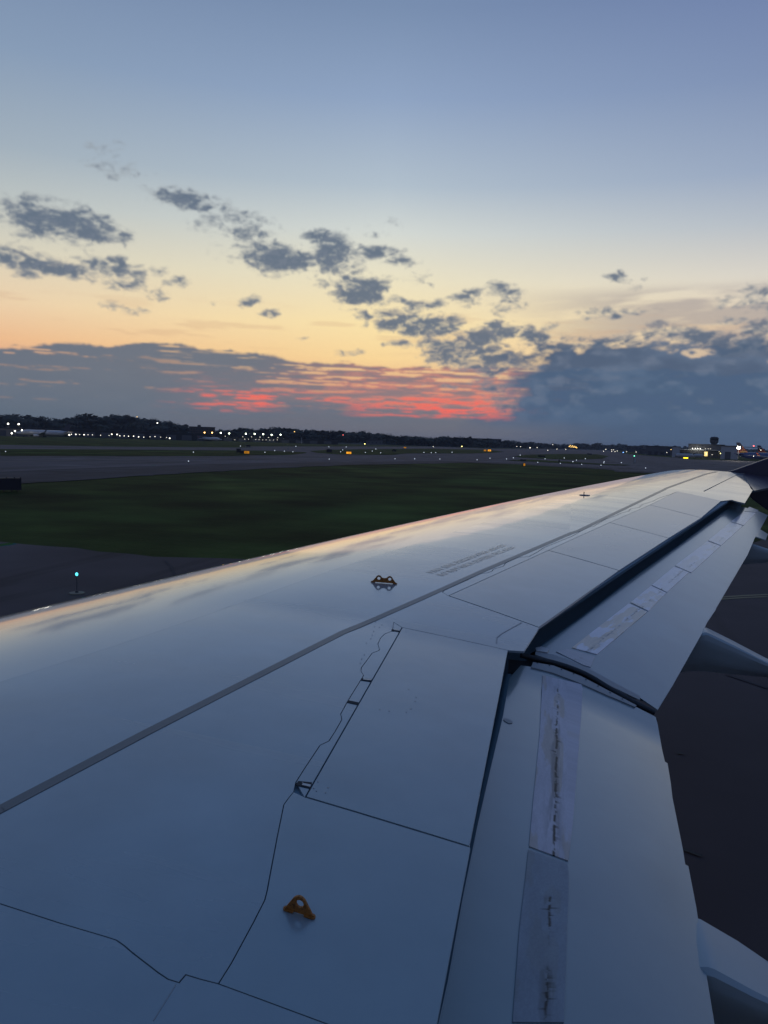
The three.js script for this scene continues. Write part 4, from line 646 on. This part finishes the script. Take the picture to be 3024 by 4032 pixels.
// taxiway edge lights: base, stem, glowing globe
function edgeLight([x, z], label, group, m = LM.taxi, size) {
  const d = Math.hypot(x, z), r = size ?? Math.max(.06, d * .00046), y = .32 + r * .4, t = thing('edge_light', label, 'taxiway light', [x, 0, z], 0, group);
  part('base', cyl(.09, .08, .08, 0, .06, 0, 12), B.post, t); part('stem', cyl(.025, .025, y, 0, y / 2, 0, 6), B.post, t); part('globe', new THREE.SphereGeometry(r, 10, 8), m, t).position.y = y; return t;
}
const near1 = 'edge lights along the pale taxiway', near2 = 'edge lights by the grass islands', near3 = 'edge lights on the right apron';
for (const [p, w] of inRow([[-60.6,-116.5], [-60.5,-116.2], [-51.5,-162.6], [-42.9,-189], [-39.5,-196.8], [-39.8,-198.2], [-34.6,-206.3], [-25.6,-214.1], [-9,-208], [-3.2,-206.2], [2.1,-203.9], [6.7,-200.8], [16.2,-188.8]])) edgeLight(p, w + ' bluish lights along the near edge of the pale taxiway', near1);
for (const [p, w] of inRow([[-105.6,-128.9], [-93.8,-181.7], [-93.5,-181.2], [-87,-212.3], [-97.9,-247.2], [-92.6,-242.4], [-87.6,-237], [-82.5,-272.8], [-98.3,-327.6], [-73.8,-275.2], [-83.3,-321.4], [-106.2,-417], [-69.4,-280.6], [-143.3,-447.9], [-143.7,-485.8], [-150.9,-337.3], [-150.8,-411.2]])) edgeLight(p, w + ' bluish lights beside the left grass islands', near2);
for (const [p, w] of inRow([[-25.5,-246.8], [-20.1,-244.2], [-20.1,-271.7], [-23.6,-359.3], [-9.5,-274.7], [-3.5,-314.6], [1,-269.8], [-0.1,-239.1], [4.5,-314.3], [9.6,-260.3], [8.7,-237.3], [-64,-337.6], [-60.8,-337.9], [-59.7,-343.1], [-58.5,-382.9], [14.4,-251.4], [-0.1,-239.1]])) edgeLight(p, w + ' bluish lights among the curved taxiways right of middle', near3);
{
  const p = [-13.1,-20.3], t = edgeLight(p, 'turquoise taxiway light near the leading edge at lower left', undefined, LM.cyan, .038);
  t.getObjectByName('globe').position.y = .56; t.getObjectByName('globe').scale.set(1, 1.25, 1);
  t.getObjectByName('stem').scale.y = .55 / .344; t.getObjectByName('base').scale.set(.5, 1, .5); t.getObjectByName('stem').scale.x = t.getObjectByName('stem').scale.z = .5;
  part('pad', cyl(.2, .2, .04, 0, .03, 0, 28), mat([.22, .20, .15], .9), t);
  const l = new THREE.PointLight(new THREE.Color(.1, .85, 1), .04, 0, 2); l.position.y = .7; l.castShadow = true; t.add(l);
}
// ---------------------------------------------------------------- airfield signs
const face = (txt, fg, bg) => { const c = document.createElement('canvas'); c.width = 128; c.height = 64; const x = c.getContext('2d'); x.fillStyle = bg; x.fillRect(0, 0, 128, 64); x.fillStyle = fg; x.font = 'bold 46px sans-serif'; x.textAlign = 'center'; x.textBaseline = 'middle'; x.fillText(txt, 64, 34); const t = new THREE.CanvasTexture(c); t.colorSpace = THREE.SRGBColorSpace; return t; };
function sign(label, [x, z], w, hh, kind, txt, turn = 0, group) {
  const t = thing('airfield_sign', label, 'sign', [x, 0, z], Math.atan2(-x, -z) + turn, group);
  part('cabinet', [box(w, hh, .22, 0, hh / 2 + .22, 0), box(w + .06, .05, .27, 0, hh + .23, 0), box(w + .06, .05, .27, 0, .22, 0)], B.dark, t);
  for (const s of [-.38, .38]) part('leg', box(.08, .24, .08, s * w, .12, 0), B.post, t);
  if (kind) { const m = glow([1, 1, 1], kind === 'yellow' ? 2.2 : kind === 'bright' ? 1.3 : .5); m.color.setRGB(.3, .3, .3); m.emissiveMap = m.map = face(txt, '#1a1206', kind === 'yellow' ? '#f4dc28' : '#e89a22'); part('face', new THREE.PlaneGeometry(w * .95, hh * .9).translate(0, hh / 2 + .22, .114), m, t); }
  return t;
}
const W = (px, sc, d) => px * sc * d / 3046;
{
  const d0 = 63.9, p = [-39.8,-49.9], t = thing('airfield_sign', 'large dark sign seen from behind at the left edge of the grass', 'sign', [p[0], 0, p[1]], Math.atan2(-p[0], -p[1]) + .1), w = W(290, .30139, d0), hh = W(150, .30139, d0) - .12;
  part('cabinet', [box(w, hh, .3, -.05, hh / 2 + .12, 0)], mat([.012, .013, .024], .6), t);
  part('frame', [box(w + .06, .05, .34, -.05, hh + .13, 0), box(w + .06, .05, .34, -.05, .14, 0), box(.05, hh, .34, w / 2 - .05, hh / 2 + .12, 0)], mat([.014, .015, .026], .5), t);
  for (const k of [-.42, -.14, .14, .36]) { part('leg', box(.08, .2, .08, k * w, .08, 0), B.post, t); part('top_knob', cyl(.05, .04, .09, k * w + .2, hh + .19, 0, 8), mat([.014, .015, .026], .5), t); }
}
const S1 = 210.1, S2 = 252.4, S0 = 223.2;
sign('black square sign back left of the first amber sign', [-91.3,-203.6], W(28, .6028, S0), W(28, .6028, S0) - .2, null, '', .25);
sign('low dark sign joined to the left of the first amber sign', [-86,-194.2], W(26, .6028, S1), W(20, .6028, S1) - .2, null, '');
sign('lit amber sign in the grass below the floodlights', [-84,-192.6], W(33, .6028, S1), W(22, .6028, S1) - .22, 'lit', 'C2 ·');
sign('dark sign across the field behind the first amber sign', [-148.8,-341.2], W(30, .6028, 372.3), W(12, .6028, 372.3) - .2, null, '');
sign('black sign back left of the middle amber sign', [-84.1,-264.3], W(36, .6028, 277.3), W(21, .6028, 277.3) - .2, null, '', -.2);
sign('lit amber sign in the middle of the field', [-70.5,-242.4], W(33, .6028, S2), W(18, .6028, S2) - .2, 'bright', '← C2');
sign('black sign back in the grass right of the middle amber sign', [-80.7,-351.8], W(25, .6028, 361.0), W(15, .6028, 361.0) - .2, null, '');
sign('tiny amber sign far right of the middle amber sign', [-123.2,-571.7], W(16, .6028, 584.9), W(9, .6028, 584.9) - .15, 'lit', 'B');
sign('left one of the pair of amber signs', [-59.1,-534.7], W(20, .4822, 537.9), W(15, .4822, 537.9) - .2, 'lit', 'B');
sign('right, brighter one of the pair of amber signs', [-56.3,-536.7], W(26, .4822, 539.7), W(17, .4822, 539.7) - .2, 'bright', 'B2');
sign('narrow sign with amber right side at the grass edge', [-10.3,-171.3], W(22, .4822, 171.6), W(28, .4822, 171.6) - .2, 'lit', 'C', .9);
sign('long dark sign on the oval grass island', [-12.8,-331], W(54, .4822, 331.2), W(14, .4822, 331.2) - .15, null, '');
sign('dark sign in the narrow grass strip below the oval island', [-14.3,-232.3], W(48, .4822, 232.8), W(14, .4822, 232.8) - .15, null, '');
sign('dull amber sign at the right end of the oval island', [10.3,-539.5], W(36, .4822, 539.6), W(10, .4822, 539.6) - .15, null, '');
sign('bright yellow sign on the right apron', [63.5,-482.5], W(66, .2556, 486.6), W(24, .2556, 486.6) - .2, 'yellow', '');
sign('dull orange sign left of the bright yellow sign', [73.7,-595.5], W(44, .2556, 600.0), W(14, .2556, 600.0) - .2, 'lit', '');
{
  const t1 = thing('marker_post', 'thin white post right of the red lamp', 'post', [[-274.9,-764.5][0], 0, [-274.9,-764.5][1]]); part('post', cyl(.22, .2, 6.4, 0, 3.2, 0, 8), B.white, t1); part('cap', cyl(.3, .3, .3, 0, 6.5, 0, 8), B.post, t1);
  const q = [-4,-231.5], t2 = thing('marker_post', 'short dark post by the narrow grass strip', 'post', [q[0], 0, q[1]]); part('post', cyl(.18, .18, .8, 0, .4, 0, 8), B.dark, t2); part('cap', cyl(.24, .2, .1, 0, .85, 0, 8), B.dark, t2);
  const q3 = [20.1,-274.5], t3 = thing('marker_post', 'pale post under the green signal lamp', 'post', [q3[0], 0, q3[1]]); part('post', cyl(.16, .14, 2.2, 0, 1.1, 0, 8), B.white, t3); part('foot', cyl(.3, .3, .15, 0, .08, 0, 10), B.post, t3);
}
scene.fog = new THREE.FogExp2(new THREE.Color(.62, .68, .78), .00009);
renderer.render(scene, camera);
